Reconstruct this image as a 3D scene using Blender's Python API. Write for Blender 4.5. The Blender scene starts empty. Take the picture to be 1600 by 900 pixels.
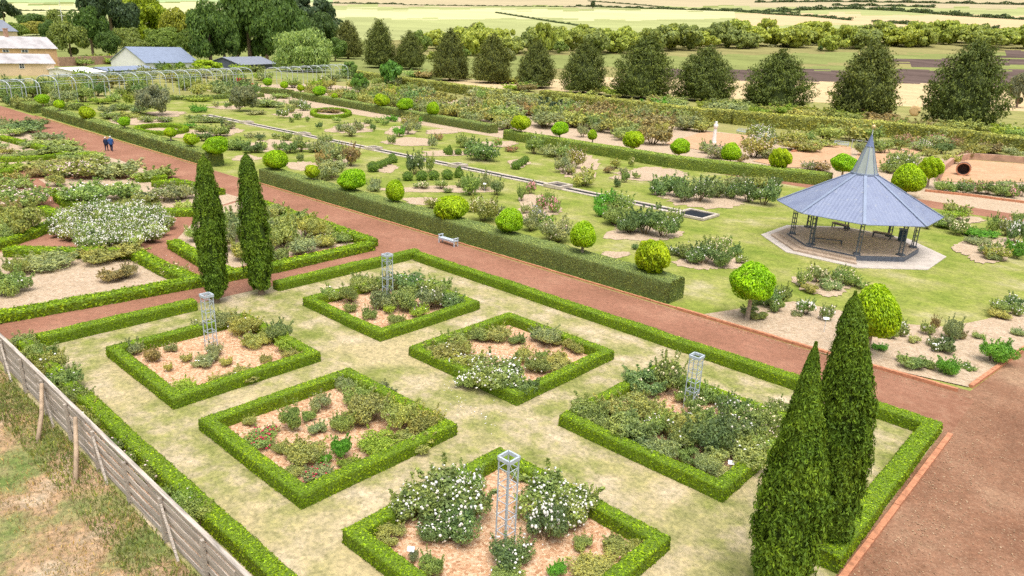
import bpy, math, random
import numpy as np

# ------------------------------------------------------------------ camera, sky, sun, exposure
SC = bpy.context.scene
COL = SC.collection
rng = np.random.default_rng(11)
random.seed(5)
CAM_H = 15.0
FPX, PITCH, ROLL, YAW = 1141.37, math.radians(18.7336), math.radians(-2.5069), math.radians(41.7242)
cY, sY, cP, sP, cR, sR = math.cos(YAW), math.sin(YAW), math.cos(PITCH), math.sin(PITCH), math.cos(ROLL), math.sin(ROLL)
r0 = np.array((cY, sY, 0.0)); u0 = np.array((-sY*sP, cY*sP, cP)); FWD = np.array((-sY*cP, cY*cP, -sP))
RIGHT = cR*r0 - sR*u0; UP = sR*r0 + cR*u0
cam = bpy.data.cameras.new('camera'); camo = bpy.data.objects.new('camera', cam); COL.objects.link(camo)
cam.sensor_width = 36.0; cam.lens = FPX/1600*36.0; cam.clip_start = 0.5; cam.clip_end = 40000
from mathutils import Matrix, Vector
camo.matrix_world = Matrix(((RIGHT[0], UP[0], -FWD[0], 0), (RIGHT[1], UP[1], -FWD[1], 0), (RIGHT[2], UP[2], -FWD[2], CAM_H), (0, 0, 0, 1)))
SC.camera = camo
SUN_EL, SUN_AZ = math.radians(70), math.radians(322)     # azimuth measured from +x, counter-clockwise
world = bpy.data.worlds.new('World'); SC.world = world; world.use_nodes = True
wn = world.node_tree; wn.nodes.clear()
sky = wn.nodes.new('ShaderNodeTexSky'); sky.sky_type = 'NISHITA'; sky.sun_disc = False
sky.sun_elevation = SUN_EL; sky.sun_rotation = math.radians(90) - SUN_AZ; sky.dust_density = 3.0; sky.ozone_density = 1.0
hs = wn.nodes.new('ShaderNodeHueSaturation'); hs.inputs['Saturation'].default_value = 0.25
bg = wn.nodes.new('ShaderNodeBackground'); bg.inputs['Strength'].default_value = 0.15
wo = wn.nodes.new('ShaderNodeOutputWorld')
wn.links.new(sky.outputs[0], hs.inputs['Color']); tcw = wn.nodes.new('ShaderNodeTexCoord'); sxw = wn.nodes.new('ShaderNodeSeparateXYZ'); wn.links.new(tcw.outputs['Generated'], sxw.inputs[0])
mrw = wn.nodes.new('ShaderNodeMapRange'); mrw.inputs[3].default_value = .28; mrw.inputs[4].default_value = 1.5; wn.links.new(sxw.outputs['Z'], mrw.inputs[0])   # overcast dome: brighter overhead
vmw = wn.nodes.new('ShaderNodeVectorMath'); vmw.operation = 'SCALE'; wn.links.new(hs.outputs[0], vmw.inputs[0]); wn.links.new(mrw.outputs[0], vmw.inputs['Scale'])
wn.links.new(vmw.outputs[0], bg.inputs[0]); wn.links.new(bg.outputs[0], wo.inputs[0])
sun = bpy.data.lights.new('sun', 'SUN'); sun.energy = 1.4; sun.angle = math.radians(35); sun.color = (1.0, 0.94, 0.84)
suno = bpy.data.objects.new('sun', sun); COL.objects.link(suno)
sd = Vector((math.cos(SUN_EL)*math.cos(SUN_AZ), math.cos(SUN_EL)*math.sin(SUN_AZ), math.sin(SUN_EL)))
suno.rotation_euler = sd.to_track_quat('Z', 'Y').to_euler(); suno.location = (0, 0, 60)
SC.view_settings.view_transform = 'Standard'; SC.view_settings.look = 'None'
SC.view_settings.exposure = 0.64; SC.view_settings.gamma = 1.0
SC.render.engine = 'CYCLES'
SC.cycles.max_bounces = 6; SC.cycles.diffuse_bounces = 4; SC.cycles.glossy_bounces = 2; SC.cycles.transmission_bounces = 4
SC.cycles.caustics_reflective = False; SC.cycles.caustics_refractive = False
SC.cycles.use_denoising = False

# ------------------------------------------------------------------ ground shape and the pixel -> ground helper
def sstep(a, b, x):
    t = np.clip((x-a)/(b-a), 0, 1); return t*t*(3-2*t)
_D = [-400, 230, 300, 450, 700, 1000, 2500, 6000, 12000]
_Z = [0, 0, 0.8, 5.0, 17, 36, 156, 470, 1000]
def terrain(d, lat):
    return np.interp(d, _D, _Z) + 0.0437*lat*sstep(230, 650, d)
def dl(x, y): return -sY*x + cY*y, cY*x + sY*y            # depth along the view, lateral
def ground_z(x, y):
    d, l = dl(x, y); return float(terrain(d, l))
def ray(px, py):
    v = FWD + RIGHT*((px-800)/FPX) + UP*((450-py)/FPX); return v
def at(px, py, z=0.0):
    """ground point (plus height z) seen at a pixel of the 1600x900 photograph"""
    v = ray(px, py)
    if v[2] < -1e-4:
        t = (z-CAM_H)/v[2]; p = v*t; d, l = dl(p[0], p[1])
        if d < 230: return np.array((p[0], p[1], 0.0))
    t0, t = 150.0, 150.0
    while t < 30000:
        p = v*t; d, l = dl(p[0], p[1])
        if CAM_H + p[2] - z < terrain(d, l): break
        t0 = t; t *= 1.01
    lo, hi = t0, t
    for _ in range(40):
        m = (lo+hi)/2; p = v*m; d, l = dl(p[0], p[1])
        if CAM_H + p[2] - z < terrain(d, l): hi = m
        else: lo = m
    p = v*hi; d, l = dl(p[0], p[1])
    return np.array((p[0], p[1], float(terrain(d, l))))
def pr(x, y, z):
    q = np.array((x, y, z-CAM_H)); D = q@FWD
    return 800+FPX*(q@RIGHT)/D, 450-FPX*(q@UP)/D
def mpp(p):                                               # metres per photo pixel at a point
    return float((np.array((p[0], p[1], p[2]-CAM_H))@FWD)/FPX)
def zat(x, y, py):
    lo, hi = -5, 60
    for _ in range(40):
        m = (lo+hi)/2
        if pr(x, y, m)[1] > py: lo = m
        else: hi = m
    return m

# ------------------------------------------------------------------ materials
def nodes(name):
    m = bpy.data.materials.new(name); m.use_nodes = True; t = m.node_tree
    return m, t, t.nodes, t.links, t.nodes['Principled BSDF']
def ramp(n, cols, pos=None, interp='LINEAR'):
    r = n.new('ShaderNodeValToRGB'); e = r.color_ramp; e.interpolation = interp
    pos = pos or [i/(len(cols)-1) for i in range(len(cols))]
    while len(e.elements) < len(cols): e.elements.new(0.5)
    for el, c, p in zip(e.elements, cols, pos): el.position = p; el.color = (*c, 1)
    return r
def mixc(t, fac, a, b, mode='MIX'):
    x = t.nodes.new('ShaderNodeMix'); x.data_type = 'RGBA'; x.blend_type = mode
    for sock, v in ((x.inputs[0], fac), (x.inputs[6], a), (x.inputs[7], b)):
        if hasattr(v, 'node'): t.links.new(v, sock)
        elif isinstance(v, (int, float)): sock.default_value = v
        else: sock.default_value = (*v, 1)
    return x.outputs[2]
def noise(t, scale, detail=3, rough=.55, vec=None, stretch=None):
    n = t.nodes.new('ShaderNodeTexNoise'); n.inputs['Scale'].default_value = scale; n.inputs['Detail'].default_value = detail; n.inputs['Roughness'].default_value = rough
    if vec is None:
        g = t.nodes.new('ShaderNodeNewGeometry'); vec = g.outputs['Position']
    if stretch:
        mp = t.nodes.new('ShaderNodeMapping'); mp.inputs['Scale'].default_value = stretch; mp.inputs['Rotation'].default_value = (0, 0, -YAW if len(stretch) == 4 else 0)
        t.links.new(vec, mp.inputs[0]); vec = mp.outputs[0]
    t.links.new(vec, n.inputs['Vector']); return n.outputs['Fac']
def bump(t, fac, bsdf, strength=.4, dist=.03):
    b = t.nodes.new('ShaderNodeBump'); b.inputs['Strength'].default_value = strength; b.inputs['Distance'].default_value = dist
    t.links.new(fac, b.inputs['Height']); t.links.new(b.outputs[0], bsdf.inputs['Normal'])

def leaf_material(name, trans=.34, lo=.72, hi=1.25, tip=(1.2, 1.1, .75), rough=.5):
    m, t, n, l, b = nodes(name)
    oi = n.new('ShaderNodeObjectInfo'); g = n.new('ShaderNodeNewGeometry')
    r = ramp(n, [(lo,)*3, (1, 1, 1), (hi*tip[0], hi*tip[1], hi*tip[2])], [0, .55, 1]); l.new(g.outputs['Random Per Island'], r.inputs[0])
    c = mixc(t, 1.0, oi.outputs['Color'], r.outputs[0], 'MULTIPLY')
    nz = noise(t, .9, 2); r2 = ramp(n, [(1.28, 1.40, 1.42), (2.05, 1.92, 1.62)], [.3, .7]); l.new(nz, r2.inputs[0])
    c = mixc(t, 1.0, c, r2.outputs[0], 'MULTIPLY')
    dn = noise(t, 1.6, 3, .6); r4 = ramp(n, [(0, 0, 0), (.45, .45, .45)], [.66, .76]); l.new(dn, r4.inputs[0])     # dry, browned patches
    c = mixc(t, r4.outputs[0], c, (.30, .22, .08))
    l.new(c, b.inputs['Base Color']); b.inputs['Roughness'].default_value = rough; b.inputs['Specular IOR Level'].default_value = .25
    tr = n.new('ShaderNodeBsdfTranslucent'); l.new(c, tr.inputs[0])
    ms = n.new('ShaderNodeMixShader'); ms.inputs[0].default_value = trans
    l.new(b.outputs[0], ms.inputs[1]); l.new(tr.outputs[0], ms.inputs[2]); l.new(ms.outputs[0], n['Material Output'].inputs[0])
    return m
LEAF = leaf_material('leaf')
LIT_GROWTH = leaf_material('skylit_hedge_growth', .3, 1.4, 2.0, (1.12, 1.06, 1.0))      # pale new shoots on clipped tops, brightened further to paint in skylight
NEEDLE = leaf_material('needle', .22, .6, 1.3, (1.2, 1.1, .75), .6)
def petal_material():
    m, t, n, l, b = nodes('petal')
    oi = n.new('ShaderNodeObjectInfo'); g = n.new('ShaderNodeNewGeometry')
    r = ramp(n, [(.8, .72, .62), (1, 1, 1), (1, 1, 1)]); l.new(g.outputs['Random Per Island'], r.inputs[0])
    c = mixc(t, 1.0, oi.outputs['Color'], r.outputs[0], 'MULTIPLY'); l.new(c, b.inputs['Base Color']); b.inputs['Roughness'].default_value = .6
    return m
PETAL = petal_material()
def core_material():
    m, t, n, l, b = nodes('inner_foliage')
    oi = n.new('ShaderNodeObjectInfo')
    nz = noise(t, 14, 4, .7); r = ramp(n, [(.3, .33, .3), (.85, .9, .8), (1.4, 1.35, 1.2)], [.3, .5, .75]); l.new(nz, r.inputs[0])
    c = mixc(t, 1.0, oi.outputs['Color'], r.outputs[0], 'MULTIPLY'); l.new(c, b.inputs['Base Color']); b.inputs['Roughness'].default_value = .8
    bump(t, nz, b, .8, .08); return m
CORE = core_material()
def plain(name, col, rough=.6, var=.15, scale=3, metal=0, spec=.3, bmp=0, stretch=None):
    m, t, n, l, b = nodes(name)
    nz = noise(t, scale, 5, .6, stretch=stretch)
    r = ramp(n, [tuple(c*(1-var*1.3) for c in col), col, tuple(min(1, c*(1+var)) for c in col)], [.28, .5, .74]); l.new(nz, r.inputs[0])
    l.new(r.outputs[0], b.inputs['Base Color']); b.inputs['Roughness'].default_value = rough; b.inputs['Metallic'].default_value = metal; b.inputs['Specular IOR Level'].default_value = spec
    if bmp: bump(t, nz, b, bmp)
    return m
def ground_mat(name, big, bigscale, fine, finescale, grit=None, pos=None, finemix=.5, b_=.5, big2=None):
    """big: colours of the large patches; fine: multipliers of the small grain"""
    m, t, n, l, b = nodes(name)
    a = noise(t, bigscale, 6, .62); r = ramp(n, big, pos or None); l.new(a, r.inputs[0]); c = r.outputs[0]
    if big2:
        a2 = noise(t, big2[0], 3, .5); rr = ramp(n, [(0, 0, 0), (1, 1, 1)], [big2[2]-.08, big2[2]+.08]); l.new(a2, rr.inputs[0])
        c = mixc(t, rr.outputs[0], c, big2[1])
    md = noise(t, finescale*.28, 4, .65); rm = ramp(n, [(.78, .80, .78), (1, 1, 1), (1.2, 1.17, 1.15)], [.3, .5, .7]); l.new(md, rm.inputs[0]); c = mixc(t, 1.0, c, rm.outputs[0], 'MULTIPLY')
    f = noise(t, finescale, 4, .7); r2 = ramp(n, fine, [.3, .5, .7]); l.new(f, r2.inputs[0])
    c = mixc(t, finemix, c, mixc(t, 1.0, c, r2.outputs[0], 'MULTIPLY'))
    if grit:
        v = n.new('ShaderNodeTexVoronoi'); v.inputs['Scale'].default_value = grit[0]
        g = n.new('ShaderNodeNewGeometry'); l.new(g.outputs['Position'], v.inputs['Vector'])
        sp = n.new('ShaderNodeSeparateColor'); l.new(v.outputs['Color'], sp.inputs[0])
        r3 = ramp(n, grit[1], grit[3] if len(grit) > 3 else None, 'CONSTANT' if len(grit) > 4 else 'LINEAR'); l.new(sp.outputs[0], r3.inputs[0])
        c = mixc(t, grit[2], c, r3.outputs[0])
    l.new(c, b.inputs['Base Color']); b.inputs['Roughness'].default_value = .95; b.inputs['Specular IOR Level'].default_value = .1
    bump(t, f, b, b_, .05); return m
TAN, OLV, GRN = (.47, .37, .21), (.27, .26, .09), (.20, .25, .05)
M = {}
G3 = [(.6, .62, .55), (1, 1, 1), (1.35, 1.3, 1.2)]
M['quad_lawn'] = ground_mat('quad_lawn', [(.20, .225, .055), (.30, .285, .115), (.41, .345, .205), (.54, .44, .315)], .5, G3, 5.5, pos=[.33, .46, .55, .68], finemix=1.0, big2=(.16, (.44, .36, .20), .6))
M['lawn'] = ground_mat('lawn', [(.17, .225, .035), (.235, .27, .055), (.30, .30, .095), (.43, .38, .22)], .20, G3, 4, pos=[.34, .47, .58, .72], finemix=.8)
M['paddock'] = ground_mat('paddock', [(.14, .19, .05), (.25, .24, .10), (.36, .24, .14), (.46, .36, .25)], .33, [(.45, .5, .45), (1, 1, 1), (1.5, 1.4, 1.3)], 6, pos=[.36, .46, .54, .66], finemix=.9, b_=.9)
M['red_gravel'] = ground_mat('red_gravel', [(.235, .11, .067), (.315, .15, .097), (.385, .205, .135)], .22, [(.8, .78, .76), (1, 1, 1), (1.2, 1.2, 1.2)], 10, (22, [(.2, .09, .055), (.31, .145, .095), (.34, .165, .11), (.50, .33, .22)], .22, [0, .3, .85, 1]), pos=[.3, .52, .7])
M['plaza'] = ground_mat('plaza_gravel', [(.165, .08, .047), (.235, .122, .073), (.285, .16, .10), (.37, .245, .155)], .16, [(.6, .58, .55), (1, 1, 1), (1.4, 1.4, 1.35)], 7, (21, [(.17, .08, .045), (.26, .135, .08), (.31, .17, .11), (.50, .36, .24)], .28, [0, .35, .85, 1]), pos=[.33, .47, .56, .68], finemix=.8)
M['woodchip'] = ground_mat('woodchip', [(.48, .25, .13), (.58, .35, .21), (.66, .45, .29)], .5, [(.55, .5, .45), (1, 1, 1), (1.25, 1.25, 1.2)], 12, (11, [(.30, .13, .06), (.52, .29, .16), (.62, .40, .25), (.78, .60, .42)], .65, [0, .25, .6, 1]), finemix=.6, b_=.8)
M['sand_mulch'] = ground_mat('sand_mulch', [(.35, .26, .17), (.46, .35, .235), (.53, .43, .31)], .4, [(.65, .62, .6), (1, 1, 1), (1.2, 1.2, 1.15)], 8, (9, [(.3, .2, .13), (.5, .37, .27), (.66, .55, .44)], .35), finemix=.7)
M['grass_far'] = ground_mat('grass_far', [(.20, .22, .06), (.28, .27, .09), (.40, .33, .16)], .06, G3, .6, finemix=.4)
M['terracotta'] = ground_mat('terracotta_earth', [(.44, .24, .13), (.52, .32, .19), (.56, .40, .27)], .3, G3, 5, finemix=.4)
def wear(m):
    # the path's clean gravel gives way to the browner plaza surface towards its end
    t = m.node_tree; n, l = t.nodes, t.links; b = n['Principled BSDF']; old = b.inputs['Base Color'].links[0].from_socket
    g = n.new('ShaderNodeNewGeometry'); sx = n.new('ShaderNodeSeparateXYZ'); l.new(g.outputs['Position'], sx.inputs[0])
    a = n.new('ShaderNodeMath'); a.operation = 'MULTIPLY_ADD'; l.new(noise(t, .35, 5, .6), a.inputs[0]); a.inputs[1].default_value = 9; l.new(sx.outputs[0], a.inputs[2])
    mr = n.new('ShaderNodeMapRange'); l.new(a.outputs[0], mr.inputs[0]); mr.inputs[1].default_value = -7; mr.inputs[2].default_value = 2.5
    r = ramp(n, [(.20, .095, .055), (.27, .135, .082), (.35, .205, .13)], [.35, .5, .65]); l.new(noise(t, 1.7, 6, .7), r.inputs[0])
    l.new(mixc(t, mr.outputs[0], old, r.outputs[0]), b.inputs['Base Color'])
wear(M['red_gravel'])
def field(name, c, k=.18, s=.012, st=True):
    m, t, n, l, b = nodes(name)
    g = n.new('ShaderNodeNewGeometry'); mp = n.new('ShaderNodeMapping'); mp.inputs['Rotation'].default_value = (0, 0, -YAW); mp.inputs['Scale'].default_value = (.35, 1.6, 1)
    l.new(g.outputs['Position'], mp.inputs[0])
    nz = noise(t, s, 6, .65, mp.outputs[0]); r = ramp(n, [tuple(v*(1-k) for v in c), c, tuple(min(1, v*(1+k)) for v in c)], [.3, .5, .7]); l.new(nz, r.inputs[0])
    f = noise(t, .5, 4, .7); r2 = ramp(n, [(.8, .82, .8), (1, 1, 1), (1.15, 1.13, 1.1)], [.3, .5, .7]); l.new(f, r2.inputs[0])
    cc = mixc(t, 1.0, r.outputs[0], r2.outputs[0], 'MULTIPLY')
    l.new(cc, b.inputs['Base Color']); b.inputs['Roughness'].default_value = 1; b.inputs['Specular IOR Level'].default_value = 0
    return m
M['f_green'] = field('green_field', (.35, .37, .16)); M['f_pale'] = field('pale_stubble', (.52, .50, .27), .1); M['f_tan'] = field('tan_field', (.44, .37, .23), .12)
M['f_dry'] = field('dry_pasture', (.27, .245, .10), .25, .03); M['f_plough'] = field('ploughed_soil', (.125, .09, .078), .35, .05); M['f_straw'] = field('straw_stubble', (.55, .42, .24), .12, .05)
M['f_mid'] = field('grazing_field', (.225, .25, .085), .22, .03); M['f_blue'] = field('crop_field', (.36, .45, .22), .12); M['f_hedge'] = field('scrub', (.10, .13, .06), .35, .06)
M['steel'] = plain('galvanised_paint', (.50, .55, .58), .45, .12, 4, .2)
M['trellis'] = plain('grey_blue_paint', (.50, .56, .62), .5, .12, 5, .1)
M['white_steel'] = plain('pale_grey_paint', (.60, .64, .68), .45, .1, 5, .1)
M['darksteel'] = plain('dark_grey_paint', (.13, .15, .19), .5, .2, 5, .3)
M['stone'] = plain('pale_stone', (.52, .45, .37), .85, .25, 2, bmp=.3)
M['concrete'] = plain('concrete', (.52, .46, .41), .9, .15, 1.3, bmp=.2)
M['step'] = plain('weathered_step', (.48, .37, .28), .9, .2, 2.0)
M['water'] = plain('dark_water', (.02, .023, .03), .5, .3, 2, 0, .06)
M['brick'] = plain('brick_edging', (.50, .22, .12), .9, .3, 5, bmp=.3)
M['bark'] = plain('bark', (.25, .18, .13), .95, .35, 6, bmp=.6)
M['palebark'] = plain('pale_bark', (.36, .29, .22), .95, .3, 6, bmp=.5)
M['stem'] = plain('stem', (.16, .12, .06), .9, .3, 8)
M['timber'] = plain('weathered_timber', (.47, .41, .35), .9, .5, 3, bmp=.4, stretch=(.25, 3, 12))
M['prop'] = plain('pole_timber', (.42, .31, .21), .9, .3, 4)
M['bench'] = plain('pale_blue_grey_paint', (.52, .58, .64), .5, .1, 5)
M['white'] = plain('white_paint', (.82, .80, .78), .5, .05, 3)
M['label'] = plain('label_plate', (.80, .80, .80), .4, .03, 3)
M['sandstone'] = plain('sandstone', (.70, .45, .24), .9, .2, .8)
M['render'] = plain('pale_render', (.74, .57, .38), .9, .08, .5)
M['whitewall'] = plain('whitewashed_wall', (.76, .76, .74), .9, .06, .6)
M['slate'] = plain('slate_roof', (.24, .26, .31), .7, .15, 1.5)
M['tile_old'] = plain('weathered_roof', (.47, .44, .44), .8, .25, .35)
M['zinc'] = plain('zinc_roof', (.27, .32, .43), .5, .1, .6, .2)
M['whiteroof'] = plain('white_roof', (.82, .84, .86), .5, .04, .6)
M['darkshed'] = plain('dark_shed_wall', (.09, .10, .13), .7, .2, 1)
M['glassdark'] = plain('window_glass', (.04, .05, .07), .1, .2, 1, 0, .5)
M['rust'] = plain('rusty_iron', (.20, .10, .07), .8, .4, 3)
M['redpaint'] = plain('red_paint', (.55, .07, .04), .6, .15, 3)
M['brickwall'] = plain('old_brick_wall', (.46, .28, .2), .95, .25, 1.2)
M['straw'] = plain('straw', (.62, .43, .22), .95, .2, 4)
M['skin'] = plain('skin', (.5, .3, .22), .6, .05, 3); M['navy'] = plain('navy_cloth', (.02, .03, .07), .9, .2, 8); M['blue'] = plain('blue_cloth', (.03, .10, .30), .8, .2, 8); M['hair'] = plain('white_hair', (.7, .68, .64), .8, .1, 9)
M['lampglass'] = plain('whitened_glass', (.36, .40, .37), .25, .06, 2, 0, .5)
M['spire'] = plain('blue_sheet_cap', (.16, .20, .34), .6, .1, 3)
M['gold'] = plain('brass', (.72, .52, .25), .4, .1, 3, .4)
M['glasshouse'] = plain('shade_cloth', (.25, .29, .30), .6, .2, 2)
M['dark_green_bin'] = plain('dark_blue_paint', (.04, .08, .13), .5, .2, 3)
M['terracotta_pot'] = plain('dark_pot', (.13, .085, .07), .8, .3, 3)
def roof_material():
    m, t, n, l, b = nodes('corrugated_roof')
    tc = n.new('ShaderNodeUVMap'); tc.uv_map = 'UVMap'
    w = n.new('ShaderNodeTexWave'); w.wave_type = 'BANDS'; w.bands_direction = 'X'; w.inputs['Scale'].default_value = 1.1; l.new(tc.outputs[0], w.inputs['Vector'])
    nz = noise(t, 1.2, 5); r = ramp(n, [(.185, .215, .325), (.215, .25, .365), (.24, .275, .385)], [.3, .5, .72]); l.new(nz, r.inputs[0])
    st = noise(t, 3, 4); r2 = ramp(n, [(0, 0, 0), (1, 1, 1)], [.58, .80]); l.new(st, r2.inputs[0])
    c = mixc(t, r2.outputs[0], r.outputs[0], (.33, .35, .38)); l.new(c, b.inputs['Base Color']); b.inputs['Roughness'].default_value = .6; b.inputs['Metallic'].default_value = .1
    bump(t, w.outputs['Fac'], b, .5, .03); return m
M['corrugated'] = roof_material()
def deck_material():
    m, t, n, l, b = nodes('deck_boards')
    tc = n.new('ShaderNodeUVMap'); tc.uv_map = 'UVMap'; sx = n.new('ShaderNodeSeparateXYZ'); l.new(tc.outputs[0], sx.inputs[0])
    mt = n.new('ShaderNodeMath'); mt.operation = 'MULTIPLY'; mt.inputs[1].default_value = 2.6; l.new(sx.outputs['Y'], mt.inputs[0])
    fr = n.new('ShaderNodeMath'); fr.operation = 'FRACT'; l.new(mt.outputs[0], fr.inputs[0])
    r = ramp(n, [(.5, .38, .30), (.62, .49, .39), (.66, .53, .43), (.60, .47, .37)], [0, .12, .6, 1]); l.new(fr.outputs[0], r.inputs[0])
    nz = noise(t, 2.5, 4); r2 = ramp(n, [(.8, .8, .8), (1.12, 1.1, 1.08)], [.35, .65]); l.new(nz, r2.inputs[0])
    l.new(mixc(t, 1.0, r.outputs[0], r2.outputs[0], 'MULTIPLY'), b.inputs['Base Color']); b.inputs['Roughness'].default_value = .85
    return m
M['deck'] = deck_material()

# ------------------------------------------------------------------ mesh helpers
def mk(name, V, quads, mats, midx=None, parent=None, smooth=False):
    """fast mesh from numpy: V (n,3), quads (m,4)"""
    me = bpy.data.meshes.new(name); n, m = len(V), len(quads)
    me.vertices.add(n); me.vertices.foreach_set('co', np.asarray(V, np.float32).ravel())
    me.loops.add(m*4); me.loops.foreach_set('vertex_index', np.asarray(quads, np.int32).ravel())
    me.polygons.add(m); me.polygons.foreach_set('loop_start', np.arange(0, m*4, 4, dtype=np.int32)); me.polygons.foreach_set('loop_total', np.full(m, 4, np.int32))
    for x in mats: me.materials.append(x)
    if midx is not None: me.polygons.foreach_set('material_index', np.asarray(midx, np.int32))
    me.update(); me.validate()
    if smooth: me.polygons.foreach_set('use_smooth', np.ones(len(me.polygons), bool))
    return link(name, me, parent)
def link(name, me, parent=None):
    o = bpy.data.objects.new(name, me); COL.objects.link(o)
    if parent: o.parent = parent
    return o
class MB:
    def __init__(s): s.v = []; s.f = []; s.m = []; s.cur = 0; s.uv = []
    def add(s, V, F):
        k = len(s.v); s.v += [tuple(map(float, p)) for p in V]; s.f += [tuple(i+k for i in f) for f in F]; s.m += [s.cur]*len(F); return s
    def box(s, c, d, rz=0):
        ca, sa = math.cos(rz), math.sin(rz); V = []
        for z in (-1, 1):
            for x, y in ((-1, -1), (1, -1), (1, 1), (-1, 1)):
                X, Y = x*d[0]/2, y*d[1]/2; V.append((c[0]+ca*X-sa*Y, c[1]+sa*X+ca*Y, c[2]+z*d[2]/2))
        return s.add(V, [(3, 2, 1, 0), (4, 5, 6, 7), (0, 1, 5, 4), (1, 2, 6, 5), (2, 3, 7, 6), (3, 0, 4, 7)])
    def bar(s, p, q, w, h=None):
        p, q = np.array(p, float), np.array(q, float); h = h or w; d = q-p; d /= np.linalg.norm(d)
        a = np.cross(d, (0, 0, 1)); a = np.array((1., 0, 0)) if np.linalg.norm(a) < 1e-3 else a/np.linalg.norm(a); b = np.cross(a, d)
        V = [e+a*x*w/2+b*y*h/2 for e in (p, q) for x, y in ((-1, -1), (1, -1), (1, 1), (-1, 1))]
        return s.add(V, [(0, 1, 2, 3), (7, 6, 5, 4), (4, 5, 1, 0), (5, 6, 2, 1), (6, 7, 3, 2), (7, 4, 0, 3)])
    def tube(s, pts, rad, n=8):
        pts = [np.array(p, float) for p in pts]; V = []; F = []
        for i, p in enumerate(pts):
            d = pts[min(i+1, len(pts)-1)]-pts[max(i-1, 0)]; d /= np.linalg.norm(d)
            a = np.cross(d, (0.3, 0.2, 1) if abs(d[2]) < .9 else (1, 0, 0)); a /= np.linalg.norm(a); b = np.cross(d, a)
            for k in range(n): V.append(p+rad[i]*(a*math.cos(2*math.pi*k/n)+b*math.sin(2*math.pi*k/n)))
        for i in range(len(pts)-1):
            for k in range(n): F.append((i*n+k, i*n+(k+1) % n, (i+1)*n+(k+1) % n, (i+1)*n+k))
        F += [tuple(range(n-1, -1, -1)), tuple(range((len(pts)-1)*n, len(pts)*n))]
        return s.add(V, F)
    def lathe(s, prof, n=16, c=(0, 0, 0), caps=True):
        V = [(c[0]+r*math.cos(2*math.pi*k/n), c[1]+r*math.sin(2*math.pi*k/n), c[2]+z) for r, z in prof for k in range(n)]
        F = [(i*n+k, i*n+(k+1) % n, (i+1)*n+(k+1) % n, (i+1)*n+k) for i in range(len(prof)-1) for k in range(n)]
        if caps: F += [tuple(range(n-1, -1, -1)), tuple(range((len(prof)-1)*n, len(prof)*n))]
        return s.add(V, F)
    def prism(s, poly, z0, z1):
        n = len(poly); V = [(x, y, z0) for x, y in poly]+[(x, y, z1) for x, y in poly]
        return s.add(V, [tuple(range(n-1, -1, -1)), tuple(range(n, 2*n))]+[(i, (i+1) % n, n+(i+1) % n, n+i) for i in range(n)])
    def build(s, name, mat, parent=None, smooth=False):
        me = bpy.data.meshes.new(name); me.from_pydata(s.v, [], s.f)
        for x in (mat if isinstance(mat, (list, tuple)) else [mat]): me.materials.append(x)
        me.polygons.foreach_set('material_index', s.m)
        if smooth: me.polygons.foreach_set('use_smooth', np.ones(len(me.polygons), bool))
        me.update(); return link(name, me, parent)
def tag(o, label, cat, group=None):
    o['label'] = label; o['category'] = cat
    if group: o['group'] = group
    return o
def empty(name, loc, rz=0, label=None, cat=None, group=None):
    o = bpy.data.objects.new(name, None); COL.objects.link(o); o.location = loc; o.rotation_euler = (0, 0, rz); o.empty_display_size = .3
    if label: tag(o, label, cat, group)
    return o
def copy_tree(o, parent=None):
    c = o.copy(); COL.objects.link(c)
    if parent: c.parent = parent
    for ch in o.children: copy_tree(ch, c)
    return c
def sheet(name, poly, z, mat):
    me = bpy.data.meshes.new(name); me.from_pydata([(p[0], p[1], z) for p in poly], [], [tuple(range(len(poly)))])
    me.materials.append(mat); me.update()
    if me.polygons[0].normal.z < 0: me.flip_normals()
    o = link(name, me); o['kind'] = 'structure'; return o
def rect(x0, y0, x1, y1): return [(x0, y0), (x1, y0), (x1, y1), (x0, y1)]

def leaves(P, N, size, asp=.55, spread=.8, along=None, fold=.18, size_var=.35):
    """rhombic leaves at points P, facing roughly along N; along = direction of the leaf's length"""
    n = len(P); N = N + spread*rng.normal(size=(n, 3)); N /= np.linalg.norm(N, axis=1, keepdims=True)+1e-9
    T = rng.normal(size=(n, 3)) if along is None else along + .35*rng.normal(size=(n, 3))
    T -= (T*N).sum(1, keepdims=True)*N; T /= np.linalg.norm(T, axis=1, keepdims=True)+1e-9
    B = np.cross(N, T); s = (size*(1-size_var+2*size_var*rng.random(n)))[:, None] if np.isscalar(size) else size[:, None]
    V = np.stack([P-T*s, P+B*s*asp+N*s*fold, P+T*s, P-B*s*asp+N*s*fold], 1).reshape(-1, 3)
    return V, np.arange(4*n).reshape(-1, 4)
def merge(*parts):
    Vs, Fs, Ms, k = [], [], [], 0
    for V, F, m in parts:
        Vs.append(V); Fs.append(F+k); Ms.append(np.full(len(F), m) if np.isscalar(m) else m); k += len(V)
    return np.concatenate(Vs), np.concatenate(Fs), np.concatenate(Ms)
def unit(v): return v/(np.linalg.norm(v, axis=-1, keepdims=True)+1e-9)

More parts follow.
